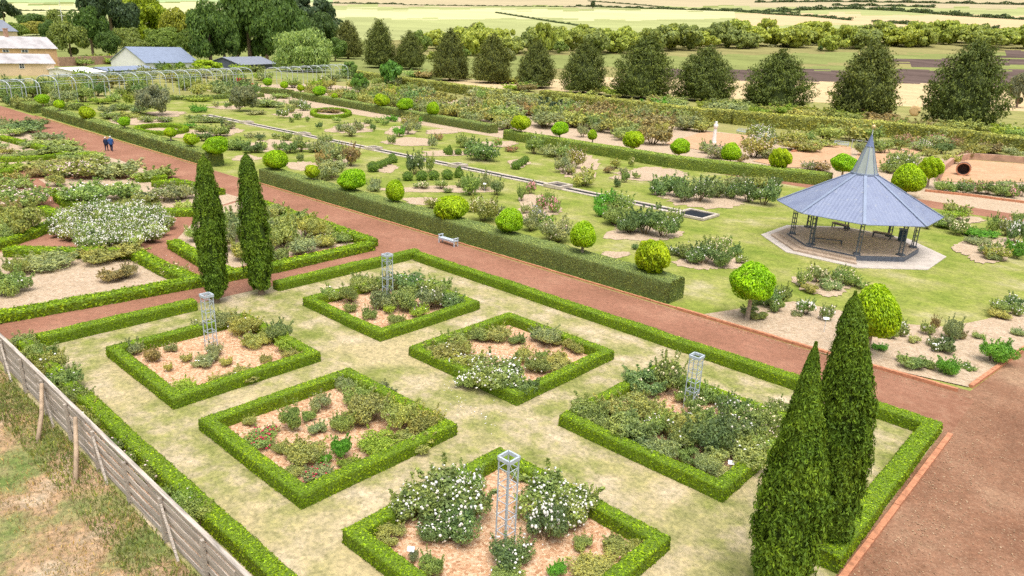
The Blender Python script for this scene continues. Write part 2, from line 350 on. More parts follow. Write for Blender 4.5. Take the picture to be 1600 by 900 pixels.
# ------------------------------------------------------------------ terrain and ground sheets
def build_terrain():
    rows = sorted(set([-80., -30, 0, 30, 60, 100, 150, 190, 230]))
    py = np.arange(150, -70, -1.0)
    ds = []
    for y in py:
        p = at(800, y); ds.append(dl(p[0], p[1])[0])
    rows = np.array(rows + [d for d in sorted(ds) if d > 231]); tl = np.linspace(-1.15, 1.15, 116)
    nr, nc = len(rows), len(tl)
    Dm = np.repeat(rows[:, None], nc, 1); L = tl[None, :]*(np.maximum(Dm, 0)+60)*.95
    X = cY*L - sY*Dm; Y = sY*L + cY*Dm; Z = terrain(Dm, L)
    V = np.stack([X, Y, Z], 2).reshape(-1, 3)
    idx = np.arange(nr*nc).reshape(nr, nc)
    Q = np.stack([idx[:-1, :-1], idx[:-1, 1:], idx[1:, 1:], idx[1:, :-1]], 2).reshape(-1, 4)
    C = V[Q].mean(1); q = C - np.array((0, 0, CAM_H)); D = q@FWD
    PX = 800+FPX*(q@RIGHT)/np.maximum(D, 1); PY = 450-FPX*(q@UP)/np.maximum(D, 1)
    PY = PY+1.6*np.sin(PX*.021+PY*.3)+1.1*np.sin(PX*.067+1)+rng.normal(size=len(PY))*.9
    names = ['grass_far', 'f_green', 'f_pale', 'f_tan', 'f_dry', 'f_plough', 'f_straw', 'f_mid', 'f_blue']
    mi = np.zeros(len(Q), int)
    def band(x0, x1, ya, yb, nm):                        # ya, yb: (y at x0, y at x1) upper and lower limit
        t = np.clip((PX-x0)/(x1-x0), 0, 1); s = (PX >= x0) & (PX < x1) & (D > 235) & (PY >= ya[0]+(ya[1]-ya[0])*t) & (PY < yb[0]+(yb[1]-yb[0])*t)
        mi[s] = names.index(nm)
    A, Bx = -900, 2600
    band(A, Bx, (-900, -900), (200, 200), 'f_mid')
    band(A, 520, (-90, -90), (12, 2), 'f_blue'); band(A, 520, (13, 3), (34, 16), 'f_pale'); band(A, 520, (34, 16), (70, 60), 'f_green')
    band(520, Bx, (-90, -90), (9, 16), 'f_tan'); band(520, 1200, (9, 12), (15, 14), 'f_green'); band(500, Bx, (14, 20), (29, 38), 'f_pale')
    band(500, Bx, (28, 38), (62, 66), 'f_green'); band(1150, Bx, (14, 34), (38, 62), 'f_straw'); band(1150, Bx, (10, 20), (20, 36), 'f_green')
    band(600, Bx, (62, 62), (90, 78), 'f_dry'); band(600, Bx, (88, 78), (112, 104), 'f_mid')
    band(830, 1010, (106, 108), (122, 124), 'f_dry')
    band(1000, Bx, (108, 112), (124, 172), 'f_plough'); band(1370, 2000, (93, 92), (104, 103), 'f_plough'); band(1560, 2400, (80, 80), (89, 90), 'f_plough'); band(1240, 1420, (98, 100), (104, 105), 'f_dry')
    band(1000, Bx, (124, 152), (200, 210), 'f_straw'); band(640, 1000, (126, 120), (200, 200), 'f_straw')
    o = mk('terrain', V, Q, [M[k] for k in names], mi, smooth=True); o['kind'] = 'structure'
build_terrain()
XL = -168
sheet('paddock', [(-120, -25), (8, -25), (8, 6.95), (-120, 6.95)], .004, M['paddock'])
sheet('quad_lawn', rect(-39.4, 7.0, -4.6, 33.2), .004, M['quad_lawn'])
sheet('lawn', rect(XL, 37.8, 6, 86.8), .004, M['lawn'])
sheet('garden_earth', [(XL-30, 87.2), (-80.1, 87.2), (-80.1, 90.9), (8, 90.9), (8, 132), (XL-30, 132)], .004, M['sand_mulch'])
sheet('red_path', rect(XL, 33.2, -4.3, 37.55), .008, M['red_gravel'])
sheet('cross_path', rect(-43.5, 7.0, -39.4, 33.2), .008, M['red_gravel'])
sheet('garden_path', rect(XL, 7.0, -43.5, 33.2), .008, M['red_gravel'])
sheet('back_path', rect(-80, 86.6, 8, 90.9), .008, M['red_gravel'])
sheet('plaza', [(-4.6, -20), (20, -20), (20, 70), (12, 70), tuple(at(1720, 468)[:2]), tuple(at(1600, 549)[:2]), tuple(at(1516, 611)[:2]), (-9, 38.0), (-9, 36), (-4.6, 36)], .006, M['plaza'])
def pixpoly(s): 
    v = [float(a) for a in s.replace(',', ' ').split()]
    return [at(v[i], v[i+1])[:2] for i in range(0, len(v), 2)]
ZC = [.012]
def nz():
    ZC[0] += .0011; return ZC[0]
def mulch_ellipse(cx, cy, rx, ry, mat='sand_mulch', z=.012):
    P = []; ph = rng.random(3)*6.28
    for k in range(84):
        a = 2*math.pi*k/84; r = .74+.035*rng.normal()+.03*math.sin(17*a)+.10*math.sin(3*a+ph[0])+.06*math.sin(5*a+ph[1]); P.append(at(cx+rx*r*math.cos(a), cy+ry*r*math.sin(a))[:2])
    return sheet('flower_bed', P, nz(), M[mat])

# ------------------------------------------------------------------ hedges
def hedge(pts, w, h, color, name, label, lod=0, closed=False, rag=1.5, zbase=None, group=None, fresh_lit=.55):
    """clipped hedge along a centre line: a soft inner body under a skin of leaves"""
    P = [np.array(p[:2], float) for p in pts]; out = []
    nseg = len(P) if closed else len(P)-1; step = (.35, .8, 1.5)[lod]
    offs = []                                            # mitred side direction at each corner
    for i in range(len(P)):
        a = P[i]-P[i-1] if (closed or i > 0) else P[i+1]-P[i]; b = P[(i+1) % len(P)]-P[i] if (closed or i < len(P)-1) else a
        a, b = a/np.linalg.norm(a), b/np.linalg.norm(b); na, nb = np.array((-a[1], a[0])), np.array((-b[1], b[0])); m = na+nb; m /= np.linalg.norm(m)
        offs.append(m/max(.5, m@na))
    for i in range(nseg):
        j = (i+1) % len(P); n = max(1, int(np.linalg.norm(P[j]-P[i])/step))
        for k in range(n): out.append((P[i]+(P[j]-P[i])*k/n, offs[i]+(offs[j]-offs[i])*k/n))
    if not closed: out.append((P[-1], offs[-1]))
    C = np.array([o[0] for o in out]); S = np.array([o[1] for o in out]); n = len(C)
    prof = np.array([(-.5, 0), (-.5, .35), (-.495, .7), (-.48, .93), (-.40, 1.0), (-.15, 1.01), (.15, 1.01), (.40, 1.0), (.48, .93), (.495, .7), (.5, .35), (.5, 0)])
    k = len(prof); am = .05*rag*min(1, h)
    jit = rng.normal(size=(n, k))*am*.5; wob = np.convolve(rng.normal(size=n+6), np.ones(7)/7, 'valid')[:, None]*am*1.3
    off = prof[None, :, 0]*w*(1+jit*.6) + wob*.7; z = prof[None, :, 1]*h*(1+jit*.5) + wob*prof[None, :, 1]*.8
    V = np.zeros((n, k, 3)); V[:, :, :2] = C[:, None, :]+S[:, None, :]*off[:, :, None]; V[:, :, 2] = z
    if zbase is not None: V[:, :, 2] += np.array([zbase(c) for c in C])[:, None]
    F = []; m = n if closed else n-1; idx = np.arange(n*k).reshape(n, k)
    a = idx[:m]; b = idx[(np.arange(m)+1) % n]
    Q = np.stack([a[:, :-1], b[:, :-1], b[:, 1:], a[:, 1:]], 2).reshape(-1, 4)
    Vf = V.reshape(-1, 3)
    if not closed:
        caps = []
        for r in (0, n-1):
            for t in range(k//2-1): caps.append((idx[r, t], idx[r, t+1], idx[r, k-2-t], idx[r, k-1-t]))
        Q = np.concatenate([Q, np.array(caps)])
    # leaf skin, spread over every face by its area
    A, B_, C_, D_ = (Vf[Q[:, i]] for i in range(4))
    nr = np.cross(C_-A, D_-B_); ar = np.linalg.norm(nr, axis=1)*.5; nr = unit(nr)
    ctr = Vf.mean(0) if False else None
    if nr[k//2, 2] < 0: nr = -nr
    if not closed:
        d0 = C[0]-C[1]; d1 = C[-1]-C[-2]; nc = (k//2-1)
        nr[-2*nc:-nc] = np.array((*unit(d0), 0)); nr[-nc:] = np.array((*unit(d1), 0))
    dens, sz = ((520, .042), (150, .08), (34, .20))[lod]
    cnt = int(ar.sum()*dens); pick = rng.choice(len(Q), cnt, p=ar/ar.sum()); u, v = rng.random((cnt, 1)), rng.random((cnt, 1))
    pt = (A[pick]*(1-u)+B_[pick]*u)*(1-v)+(D_[pick]*(1-u)+C_[pick]*u)*v
    pt = pt+nr[pick]*(rng.random((cnt, 1))**2*sz*1.2-.02)
    LV, LF = leaves(pt, nr[pick]+np.array((0, 0, .06)), sz, .6, .42)
    VV, FF, MM = merge((Vf, Q, 0), (LV, LF, np.where((nr[pick][:, 2] > .75) & (rng.random(cnt) < fresh_lit), 2, 1)))
    o = mk(name, VV, FF, [CORE, LEAF, LIT_GROWTH], MM); o.color = (*color, 1)
    tag(o, label, 'hedge', group); return o
BOX = (.145, .225, .006); TALL = (.155, .195, .055); FAR = (.17, .205, .05)
UX = [(-35.2, -28.0), (-25.75, -18.5), (-16.25, -8.8)]; VY = [(10.8, 17.9), (21.4, 28.7)]
qnames = {(0, 0): 'far fence-side square bed', (1, 0): 'middle fence-side square bed', (2, 0): 'front square bed',
          (0, 1): 'far path-side square bed', (1, 1): 'middle path-side square bed', (2, 1): 'overgrown bed by cypresses'}
qlab = {(0, 0): 'low square box hedge around the sparse woodchip bed closest to the fence corner', (1, 0): 'low square box hedge around the olive rose bed without any trellis, by the fence',
        (2, 0): 'low square box hedge around the front bed with tall white rose bushes', (0, 1): 'low square box hedge around the trellis bed nearest the bench on the path',
        (1, 1): 'low square box hedge around the white rose bed without trellis, by the red path', (2, 1): 'low square box hedge around the overgrown bed beside the front cypresses'}
for i in range(3):
    for j in range(2):
        (x0, x1), (y0, y1) = UX[i], VY[j]; e = .28
        hedge([(x0+e, y0+e), (x1-e, y0+e), (x1-e, y1-e), (x0+e, y1-e)], .52, .52, BOX, 'box_hedge', qlab[i, j].replace('nearest', 'closest to'), closed=True, group='square box hedges of the front garden')
        sheet('mulch_bed', rect(x0+.5, y0+.5, x1-.5, y1-.5), .009, M['woodchip'])
hedge([(-38.05, 32.45), (-4.95, 32.45), (-4.95, 20.6)], .68, .56, BOX, 'box_hedge', 'long low box hedge along the red path turning down to the front cypresses')
hedge([(-38.6, 21.7), (-38.6, 32.9)], .68, .56, BOX, 'box_hedge', 'low box hedge running from the far cypress pair up to the path corner')
hedge([(-38.6, 9.0), (-38.6, 16.7)], .68, .56, BOX, 'box_hedge', 'low box hedge between the fence corner and the far cypress pair')
hedge([(-38.4, 8.35), (-5.5, 8.5)], .58, .56, BOX, 'box_hedge', 'long ragged box hedge growing just inside the wooden fence', rag=1.8)
def ph(s, z=.5):
    v = [float(a) for a in s.replace(',', ' ').split()]
    return [at(v[i], v[i+1], z)[:2] for i in range(0, len(v), 2)]
for s, lb in (('-40 494 150 462 305 435 262 418 214 393', 'low box hedge wrapping the bare sandy bed across the cross path'),
              ('208 391 110 390 10 388', 'low box hedge behind the bare sandy bed, facing the round white rose bed'),
              ('583 376 500 346 430 322 382 306', 'low box hedge along the red path behind the far cypresses'),
              ('580 379 430 412 360 424 312 400 271 376', 'low box hedge forming the pointed front of the bed behind the cypresses'),
              ('-20 383 50 360 98 337 66 323', 'low box hedge elbow beside the round white rose bed'),
              ('91 303 105 314 150 323', 'curved low box hedge behind the round white rose bed'),
              ('252 328 320 328', 'short straight box hedge behind the first cypress'),
              ('240 285 272 281 305 287 345 297', 'low box hedge at the path edge above the twin cypresses'),
              ('212 277 260 274', 'short box hedge end beside the red path under a leafy shrub'),
              ('118 242 150 238', 'tiny box hedge piece near the walking couple'),
              ('-20 247 62 244 100 240', 'thin box hedge crossing the upper rose beds'),
              ('-10 270 20 264', 'short dark hedge stub at the picture edge, upper rose beds'),
              ('70 297 90 296', 'short hedge stub between two big white rose bushes'),
              ('0 212 45 223 108 240', 'sloping low hedge in the upper rose beds by the dark bushes'),
              ('152 271 174 269', 'bright hedge fragment among shrubs near the path')):
    hedge(ph(s), .9, .55, BOX, 'box_hedge', lb, lod=1, group='low hedges of the rose beds across the cross path')
TH, TW, TY = 1.42, 1.8, 39.0
hedge([(-69.6, TY), (-21.05, TY)], TW, TH, TALL, 'tall_hedge', 'long tall clipped hedge beside the red path behind the bench', lod=0, rag=.7, fresh_lit=.95)
hedge([(-139.5, TY+.6), (-80.6, TY)], TW, TH, TALL, 'tall_hedge', 'long tall clipped hedge beside the walking couple', lod=1, rag=.7, fresh_lit=.95)
hedge([(-156, TY+.9), (-143.5, TY+.7)], TW+1, TH, TALL, 'tall_hedge', 'short tall hedge block at the far end of the red path', lod=1, rag=.7)
b = [at(*p, 1.4)[:2] for p in ((461, 143), (772, 195))]; hedge(b, 1.9, TH, TALL, 'tall_hedge', 'tall clipped hedge across the lawn, left of its gap', lod=1, rag=.7, fresh_lit=.9)['label'] = 'tall clipped hedge across the lawn between the arbour and the gap'
b = [at(*p, 1.4)[:2] for p in ((793, 203), (1050, 244), (1300, 272))]; hedge(b, 1.9, TH, (.17, .225, .04), 'tall_hedge', 'tall clipped hedge across the lawn from the gap to the gazebo', lod=1, rag=.7, fresh_lit=.9)
b = [at(*p, 1.4)[:2] for p in ((412, 136), (454, 141))]; hedge(b, 2.2, TH, TALL, 'tall_hedge', 'short tall hedge piece beside the far pale arbour', lod=1, rag=.7)
b = [at(*p, 2.4)[:2] for p in ((1740, 234), (1600, 218), (1400, 195), (1200, 180), (1150, 176))]; hedge(b, 3.6, 2.7, (.215, .225, .055), 'boundary_hedge', 'tall rough boundary hedge behind the gazebo and rose beds', lod=2, rag=2.5, fresh_lit=.95)
b = [at(*p, 2.4)[:2] for p in ((1147, 175), (1000, 162), (850, 143))]; hedge(b, 3.4, 2.6, (.21, .22, .055), 'boundary_hedge', 'rough boundary hedge stretch behind the white statue', lod=2, rag=2.5, fresh_lit=.95)
b = [at(*p, 2.4)[:2] for p in ((842, 150), (700, 130), (620, 119), (556, 109))]; hedge(b, 3.4, 2.4, (.20, .215, .055), 'boundary_hedge', 'far stretch of boundary hedge under the smaller conifers', lod=2, rag=2.5, fresh_lit=.95)
for s, lb in (('395 158 520 168 640 188 760 206', 'thin low hedge behind the second tall hedge'),):
    pass
hedge([at(*p, .5)[:2] for p in ((470, 136), (640, 161), (780, 186))], .9, .6, TALL, 'low_hedge', 'thin low hedge on the far side of the back path', lod=2)
hedge([at(*p, .5)[:2] for p in ((98, 166), (128, 168))], 1.6, 1.0, TALL, 'low_hedge', 'dark hedge block behind the first ball trees, by the arbour', lod=2)
hedge([at(*p, .5)[:2] for p in ((260, 152), (290, 153), (360, 150), (410, 148))], 1.2, .8, TALL, 'low_hedge', 'thin dark hedge crossing behind the grey round shrub', lod=2)
def ring_hedge(cx, cy, rx, ry, label, z=.5):
    pts = [at(cx+rx*math.cos(a), cy+ry*math.sin(a), z)[:2] for a in np.linspace(0, 2*math.pi, 25)[:-1]]
    return hedge(pts, .8, .6, BOX, 'ring_hedge', label, lod=1, closed=True)
ring_hedge(517, 175, 29, 6, 'round clipped box ring on the lawn near the tall back hedge')
ring_hedge(252, 200, 38, 6, 'round clipped box ring on the lawn near the walking couple')
mulch_ellipse(517, 178, 25, 4.5); mulch_ellipse(252, 203, 33, 4.5)

# ------------------------------------------------------------------ plant meshes (unit sized; copies share them)
def bush_mesh(seed, n, size, clumps=13, airy=0.0):
    """open shrub of radius 1 and height 1, made of leafy clumps on canes"""
    global rng; keep = rng; rng = np.random.default_rng(seed)
    a = rng.random(clumps)*6.283; rr = np.sqrt(rng.random(clumps))*.68; zz = .30+.52*rng.random(clumps)*(1.05-rr*.55)
    ctr = np.stack([rr*np.cos(a), rr*np.sin(a), zz], 1); cr = .19+.20*rng.random(clumps)
    k = rng.integers(0, clumps, n); dirs = unit(rng.normal(size=(n, 3))+np.array((0, 0, .25)))
    P = ctr[k]+dirs*cr[k][:, None]*(np.array((1.25, 1.25, .8)))*(.45+.6*rng.random((n, 1))**.6)
    P[:, 2] = np.abs(P[:, 2])*.97+.02
    m = int(n*.10); ks = rng.integers(0, clumps, m); sh = ctr[ks]+unit(ctr[ks]-np.array((0, 0, -.2)))*(cr[ks][:, None]+(.05+.25*rng.random((m, 1))))  # leaves on upright shoots
    P = np.concatenate([P, sh+.03*rng.normal(size=(m, 3))]); N = unit(np.concatenate([dirs, unit(sh-np.array((0, 0, .2)))])+np.array((0, 0, .5)))
    V, F = leaves(P, N, size, .62, .7)
    mb = MB()
    for c in range(clumps):
        b0 = np.array((.12*math.cos(a[c]), .12*math.sin(a[c]), 0)); mid = (b0+ctr[c])/2+np.array((0, 0, .08)); mb.tube([b0, mid, ctr[c]*(1, 1, 1.1)], [.022, .016, .007], 4)
    nf = 260; kf = rng.integers(0, clumps, nf); df = unit(rng.normal(size=(nf, 3))*np.array((1, 1, .7))+np.array((0, 0, .75)))
    FP = ctr[kf]+df*(cr[kf]*1.22)[:, None]*np.array((1.25, 1.25, .95)); FP[:, 2] = np.maximum(FP[:, 2], .12)
    rng = keep
    return (V, F), mb, (FP, df)
def blossom_geo(FP, FN, n, r, seed):
    g = np.random.default_rng(seed); sel = g.permutation(len(FP))[:n]; Vs = []; Fs = []; k = 0
    for i in sel:
        c, d = FP[i], unit(FN[i]+.35*g.normal(size=3)); t = unit(np.cross(d, (.3, .5, .8))); b = np.cross(d, t); q = r*(.7+.6*g.random())
        for ring, (rad, h) in enumerate(((.45, -.25), (1.0, .15), (.55, .5))):
            for s in range(6):
                an = 1.047*s+.5*ring; Vs.append(c+q*(rad*(math.cos(an)*t+math.sin(an)*b)+h*d))
        for ring in range(2):
            for s in range(6): Fs.append((k+ring*6+s, k+ring*6+(s+1) % 6, k+ring*6+6+(s+1) % 6, k+ring*6+6+s))
        Fs += [(k+12, k+13, k+14, k+15), (k+12, k+15, k+16, k+17)]; k += 18
    return np.array(Vs), np.array(Fs)
class Kind: pass
BUSH = {}
def get_bush(lod, v):
    key = (lod, v)
    if key not in BUSH:
        K = Kind(); n, s = ((5200, .044), (2300, .060), (750, .105))[lod]
        (V, F), mb, fl = bush_mesh(100+v, n, s, 10+3*(v % 3))
        t = mk('foliage', V, F, [LEAF]); K.leaf = t.data; bpy.data.objects.remove(t)
        t = mb.build('stems', M['stem']); K.stem = t.data; bpy.data.objects.remove(t)
        K.fl = fl; K.bl = {}; BUSH[key] = K
    return BUSH[key]
def get_blossom(K, lod, n, r, seed):
    key = (n, round(r, 2))
    if key not in K.bl:
        V, F = blossom_geo(*K.fl, n, r, seed); t = mk('blossoms', V, F, [PETAL]); K.bl[key] = t.data; bpy.data.objects.remove(t)
    return K.bl[key]
LEAFC = {'g': ((.195, .255, .085), 'green'), 'd': ((.13, .19, .075), 'dark green'), 'o': ((.25, .265, .09), 'olive'), 'y': ((.215, .285, .045), 'yellow-green'), 's': ((.225, .26, .13), 'grey-green'),
         'r': ((.235, .195, .095), 'brownish'), 'b': ((.11, .26, .035), 'bright green'), 'l': ((.27, .33, .12), 'pale green'), 'k': ((.045, .07, .04), 'very dark')}
FLC = {'W': ((.86, .84, .78), 'white'), 'C': ((.86, .76, .50), 'cream'), 'P': ((.78, .36, .38), 'pink'), 'R': ((.55, .03, .09), 'crimson'), 'L': ((.80, .62, .58), 'pale pink'), 'V': ((.45, .42, .55), 'lavender')}
REG = []
def register(o, base, zone, order): REG.append((o, base, zone, order))
PLANTN = [0]
def bush(px, py, w, h, code, zone, order, name='rose_bush', kindword='rose bush', cat='bush'):
    """px,py: middle of the plant in the photo; w,h its size there; code: leaf letter, then flower letter and density 1-4"""
    p = at(px, py); k = mpp(p); r = w*k*.5; dep = math.atan2(CAM_H, math.hypot(p[0], p[1]))
    H = max(.35, min(2.3, (h*k-1.1*r*math.sin(dep))/math.cos(dep)*1.05)); p = at(px, py, H*.45); p[2] = ground_z(p[0], p[1])
    if zone == 'front square bed' and w > 45: r *= 1.12; H *= 1.12
    if zone.startswith(('border', 'planting', 'beds behind')): H *= 1.25; r *= 1.05
    if px < 320 and 175 < py < 330 and zone != 'round white rose bed': r *= .88; H *= .72
    lod = 0 if w > 26 and k < .06 else (1 if w > 18 or k < .08 else 2); PLANTN[0] += 1; v = PLANTN[0] % 5
    K = get_bush(lod, v); col, cw = LEAFC[code[0]]
    jit = .94+.12*rng.random(3); col = tuple(np.array(col)*(.85+.3*rng.random())*jit)
    if name == 'rose_bush' and len(code) == 1: name, kindword = 'leafy_shrub', 'leafy shrub'
    root = empty(name, tuple(p), rng.random()*6.28)
    root.scale = (r*1.08, r*1.08*(.9+.2*rng.random()), H*1.05)
    a = link('foliage', K.leaf, root); a.color = (*col, 1)
    if lod < 2: link('stems', K.stem, root)
    fw = ''
    if len(code) > 1:
        n = (9, 34, 90, 170)[int(code[2])-1]; fr = min(.11, max(.036, (.050+.36*k)/max(r, .3)*.72)) if lod < 2 else .10
        bl = link('blossoms', get_blossom(K, lod, n, fr, v+7), root); bl.color = (*FLC[code[1]][0], 1)
        fw = ('sparsely ', '', 'richly ', 'densely ')[int(code[2])-1]+FLC[code[1]][1].replace(' ', '-')+'-flowered'
    sz = 'small' if r < .5 else ('large' if r > 1.25 else '')
    base = f'{sz} {cw} {fw} {kindword}'.split()
    register(root, ' '.join(base), zone, (order, p)); root['category'] = cat; return root
def B(zone, order, s, **kw):
    for e in s.strip().split(';'):
        t = e.split()
        if t: bush(float(t[0]), float(t[1]), float(t[2]), float(t[3]), t[4], zone, order, **kw)

# --- the six square beds of the front garden
B(qnames[0, 0], 'fence', '205 545 34 24 s;240 555 26 24 r;267 543 20 18 s;290 560 22 14 o;312 510 30 24 sW1;352 503 44 30 s;385 508 50 36 oW1;400 530 42 30 o;432 522 44 36 d;452 540 40 26 y;460 552 40 20 o;335 548 26 22 sW1;322 562 46 24 sW1;352 566 24 16 o;378 585 66 24 oW1;340 598 40 22 o;288 605 38 24 y;415 560 22 12 o;262 575 16 10 o')
B(qnames[0, 1], 'fence', '520 460 34 24 gW1;548 462 36 28 g;548 482 24 16 g;577 490 24 22 g;606 484 24 16 y;620 500 30 22 g;655 487 34 20 yW1;575 445 50 28 g;600 466 54 38 s;640 468 54 38 g;672 465 46 38 sW2;698 472 50 28 dW1;640 440 56 28 dW2;612 440 36 30 g;682 448 44 28 gW1;712 468 28 16 d;560 440 34 20 gW1')
B(qnames[1, 0], 'fence', '402 688 52 30 gR3;424 672 26 20 sR2;457 655 38 40 g;500 632 34 28 s;482 652 26 20 g;560 618 48 38 g;540 598 34 26 s;580 642 76 50 o;625 648 66 52 o;662 664 64 44 o;532 660 42 32 g;496 668 32 26 s;472 712 76 46 o;530 700 36 38 b;508 718 26 22 b;588 695 66 40 y;640 690 66 40 oR1;500 745 54 34 sR2;545 726 44 22 y;455 738 40 22 o;440 700 30 18 o;600 610 40 26 s;390 660 24 16 o')
B(qnames[1, 1], 'fence', '690 552 64 38 oW1;735 566 60 36 oW3;770 588 90 56 gW4;735 590 50 36 gW3;800 592 64 44 gW3;702 536 54 30 g;748 525 40 24 g;775 522 44 26 o;808 530 30 22 g;852 528 54 32 s;882 535 44 22 o;905 545 34 20 o;842 570 44 30 gW1;872 565 64 32 o;815 605 54 36 dW1;845 555 24 16 g;815 556 36 26 o;720 545 36 26 o')
B(qnames[2, 0], 'fence', '700 780 110 80 gW4;655 792 74 56 gW3;732 772 52 52 gW3;715 828 60 50 dW2;682 830 50 36 dW2;868 780 110 74 gW4;905 795 64 50 gW3;852 824 60 56 dW3;800 872 62 46 dW2;790 896 50 30 gW1;860 790 50 44 gW4;672 885 44 42 g;612 838 46 28 o;870 890 34 28 b;925 885 64 34 o;972 855 60 28 oP1;912 850 34 22 g;815 740 40 24 gW1;645 870 20 18 s')
B(qnames[2, 1], 'fence', '925 645 66 44 g;960 640 60 44 o;985 668 84 54 g;1010 600 70 44 dC1;1042 590 50 54 gC2;1000 638 64 44 o;1050 655 76 48 oP1;1100 682 86 62 d;1155 672 80 54 dW2;1190 655 64 44 gC2;1030 700 64 42 s;1000 685 46 32 d;1100 730 48 42 s;1150 712 90 52 gW1;1180 690 56 42 gC1;1145 635 54 40 dW2;1110 615 40 34 gW1;1065 690 54 42 gW1;1080 715 46 30 g;1130 742 50 26 s;1200 680 50 40 gL2;1085 655 50 36 gW1;1060 670 50 40 o;1095 640 44 34 gC2;1025 665 50 40 gW2;1120 660 50 36 gW2;1075 615 40 34 gC1;1165 650 50 36 gC2;1130 690 56 40 gW2;1185 700 50 36 gW2;1210 640 40 34 gC2;940 665 50 34 g')
# --- roses between the fence and its hedge
B('strip behind wooden fence', 'corner', '62 552 50 34 g;80 572 50 38 oW1;100 594 54 38 gW1;120 618 52 36 gW1;140 642 46 32 oW1;156 660 36 26 g;184 694 38 30 gL1;206 714 38 28 gL1;234 742 42 32 oL1;262 768 36 28 g;285 790 56 42 gW1;306 810 58 46 g;40 535 46 26 l;170 676 30 22 o')

# --- rose garden beyond the cross path
sheet('sand_bed', pixpoly('-60 505 60 478 205 448 300 432 255 415 210 396 100 396 -60 394'), nz(), M['sand_mulch'])
sheet('sand_bed', pixpoly('575 378 430 408 365 420 312 396 276 374 320 330 385 312 470 338'), nz(), M['sand_mulch'])
sheet('sand_bed', pixpoly('-60 388 40 360 92 338 60 322 -60 300'), nz(), M['sand_mulch'])
sheet('sand_bed', pixpoly('95 303 150 322 252 327 330 326 380 310 300 288 240 286 210 280 60 280'), nz(), M['sand_mulch'])
sheet('sand_bed', pixpoly('-60 275 30 268 80 250 200 276 250 274 192 252 122 232 70 210 -60 195'), nz(), M['sand_mulch'])
mulch_ellipse(174, 362, 100, 34, 'concrete', .017)
Z2 = 'cross-path rose garden'
pts = [(78+19*i+(9 if j % 2 else 0), 328+9*j) for j in range(8) for i in range(11)]
for (x, y) in pts:
    if ((x-172)/92)**2+((y-356)/32)**2 < 1: bush(x+rng.normal()*3, y-4+rng.normal()*2, 33, 22, 'gW4' if rng.random() < .85 else 'lW4', 'round white rose bed', 'path')
B(Z2, 'path', '38 305 86 66 gL4;22 282 50 30 gL2;130 300 100 74 gW3;112 262 84 40 oL4;90 280 40 26 o;180 260 84 46 s;240 268 66 30 g;198 296 76 36 gW2;250 302 64 34 sL2;285 298 50 32 sC1;205 318 90 20 o;288 318 34 18 l;225 308 50 26 oW2;32 350 66 50 o;8 365 40 34 l;10 330 40 30 r;180 395 100 34 o;150 400 40 22 o;172 430 44 22 r;198 425 32 22 r;60 410 90 30 s;14 440 56 46 gW1;20 420 40 30 gW1;110 400 40 18 s;270 425 40 20 oC2')
B('pointed bed behind cypresses', 'path', '400 355 74 48 s;440 362 64 50 o;480 356 54 34 o;425 398 64 36 g;470 385 54 28 s;505 378 36 22 oC1;372 345 50 40 s;390 392 50 36 o;345 375 44 40 sL1;305 368 30 24 lC2;530 372 40 18 gC1;455 340 60 24 g;430 332 40 24 l;500 362 40 20 o;350 350 30 36 g;395 322 30 18 l')
B('upper rose beds', 'path', '34 195 74 34 d;62 192 40 20 d;78 212 50 22 s;60 224 66 18 l;105 222 46 16 l;45 238 80 20 g;95 232 70 22 gW1;130 240 60 16 l;150 250 50 20 l;70 256 96 22 o;20 258 50 24 y;120 262 50 24 o;10 235 30 14 o;20 205 40 18 l;110 244 40 14 l;8 190 30 20 s;155 242 30 14 l;30 275 40 20 o;95 268 60 20 s;60 268 40 20 r;-5 225 40 14 s')

# --- the central lawn
for e in ((440, 228, 84, 11), (352, 205, 34, 9), (385, 247, 30, 6), (470, 259, 34, 9), (528, 248, 34, 13), (600, 263, 30, 9), (690, 296, 120, 7), (660, 314, 40, 8), (838, 325, 44, 28), (1005, 362, 76, 22), (962, 398, 30, 7),
          (1110, 408, 68, 20), (1110, 308, 112, 22), (1020, 270, 72, 10), (905, 262, 44, 26), (545, 202, 46, 9), (470, 178, 50, 9), (355, 168, 36, 4), (625, 205, 30, 10), (640, 222, 50, 9), (700, 240, 60, 6), (780, 225, 40, 6), (1290, 445, 66, 22), (1000, 278, 60, 6),
          (810, 256, 22, 9), (690, 206, 36, 5), (560, 195, 26, 4), (260, 178, 40, 6), (1490, 345, 60, 10), (1540, 390, 60, 28), (210, 190, 60, 8), (300, 210, 50, 8)):
    mulch_ellipse(*e)
sheet('sand_bed', pixpoly('1100 492 1190 478 1240 472 1310 486 1420 508 1480 512 1540 500 1640 470 1720 462 1600 545 1513 606 1300 558'), nz(), M['sand_mulch'])
Z3 = 'central lawn'
B('bed at rill start', 'gazebo', '296 196 28 10 b;305 188 30 9 gW2;330 188 40 10 gW2;316 199 26 16 g;352 194 20 14 d;340 206 36 16 g;360 196 22 12 s;318 212 34 18 d;345 204 20 12 g;200 178 40 14 o;170 180 40 14 gW2;165 172 30 14 s;215 172 36 12 s;190 168 30 10 g;310 170 26 12 b;155 158 34 10 y;125 164 26 8 y;200 157 16 18 y;310 155 40 8 y;185 186 24 12 gW1;230 186 30 12 gW2;300 182 34 10 gW2;258 186 36 10 gW3')
B('long bed below rill', 'gazebo', '374 226 36 18 g;396 231 32 18 d;412 228 20 12 l;450 231 30 18 d;470 229 26 18 gW1;492 231 26 16 s;508 228 34 22 s;510 219 26 14 g;434 230 20 12 gC1;405 215 20 10 d;447 214 18 12 g;390 212 16 9 s;468 218 14 10 s;432 213 14 8 gW1;360 229 20 12 g')
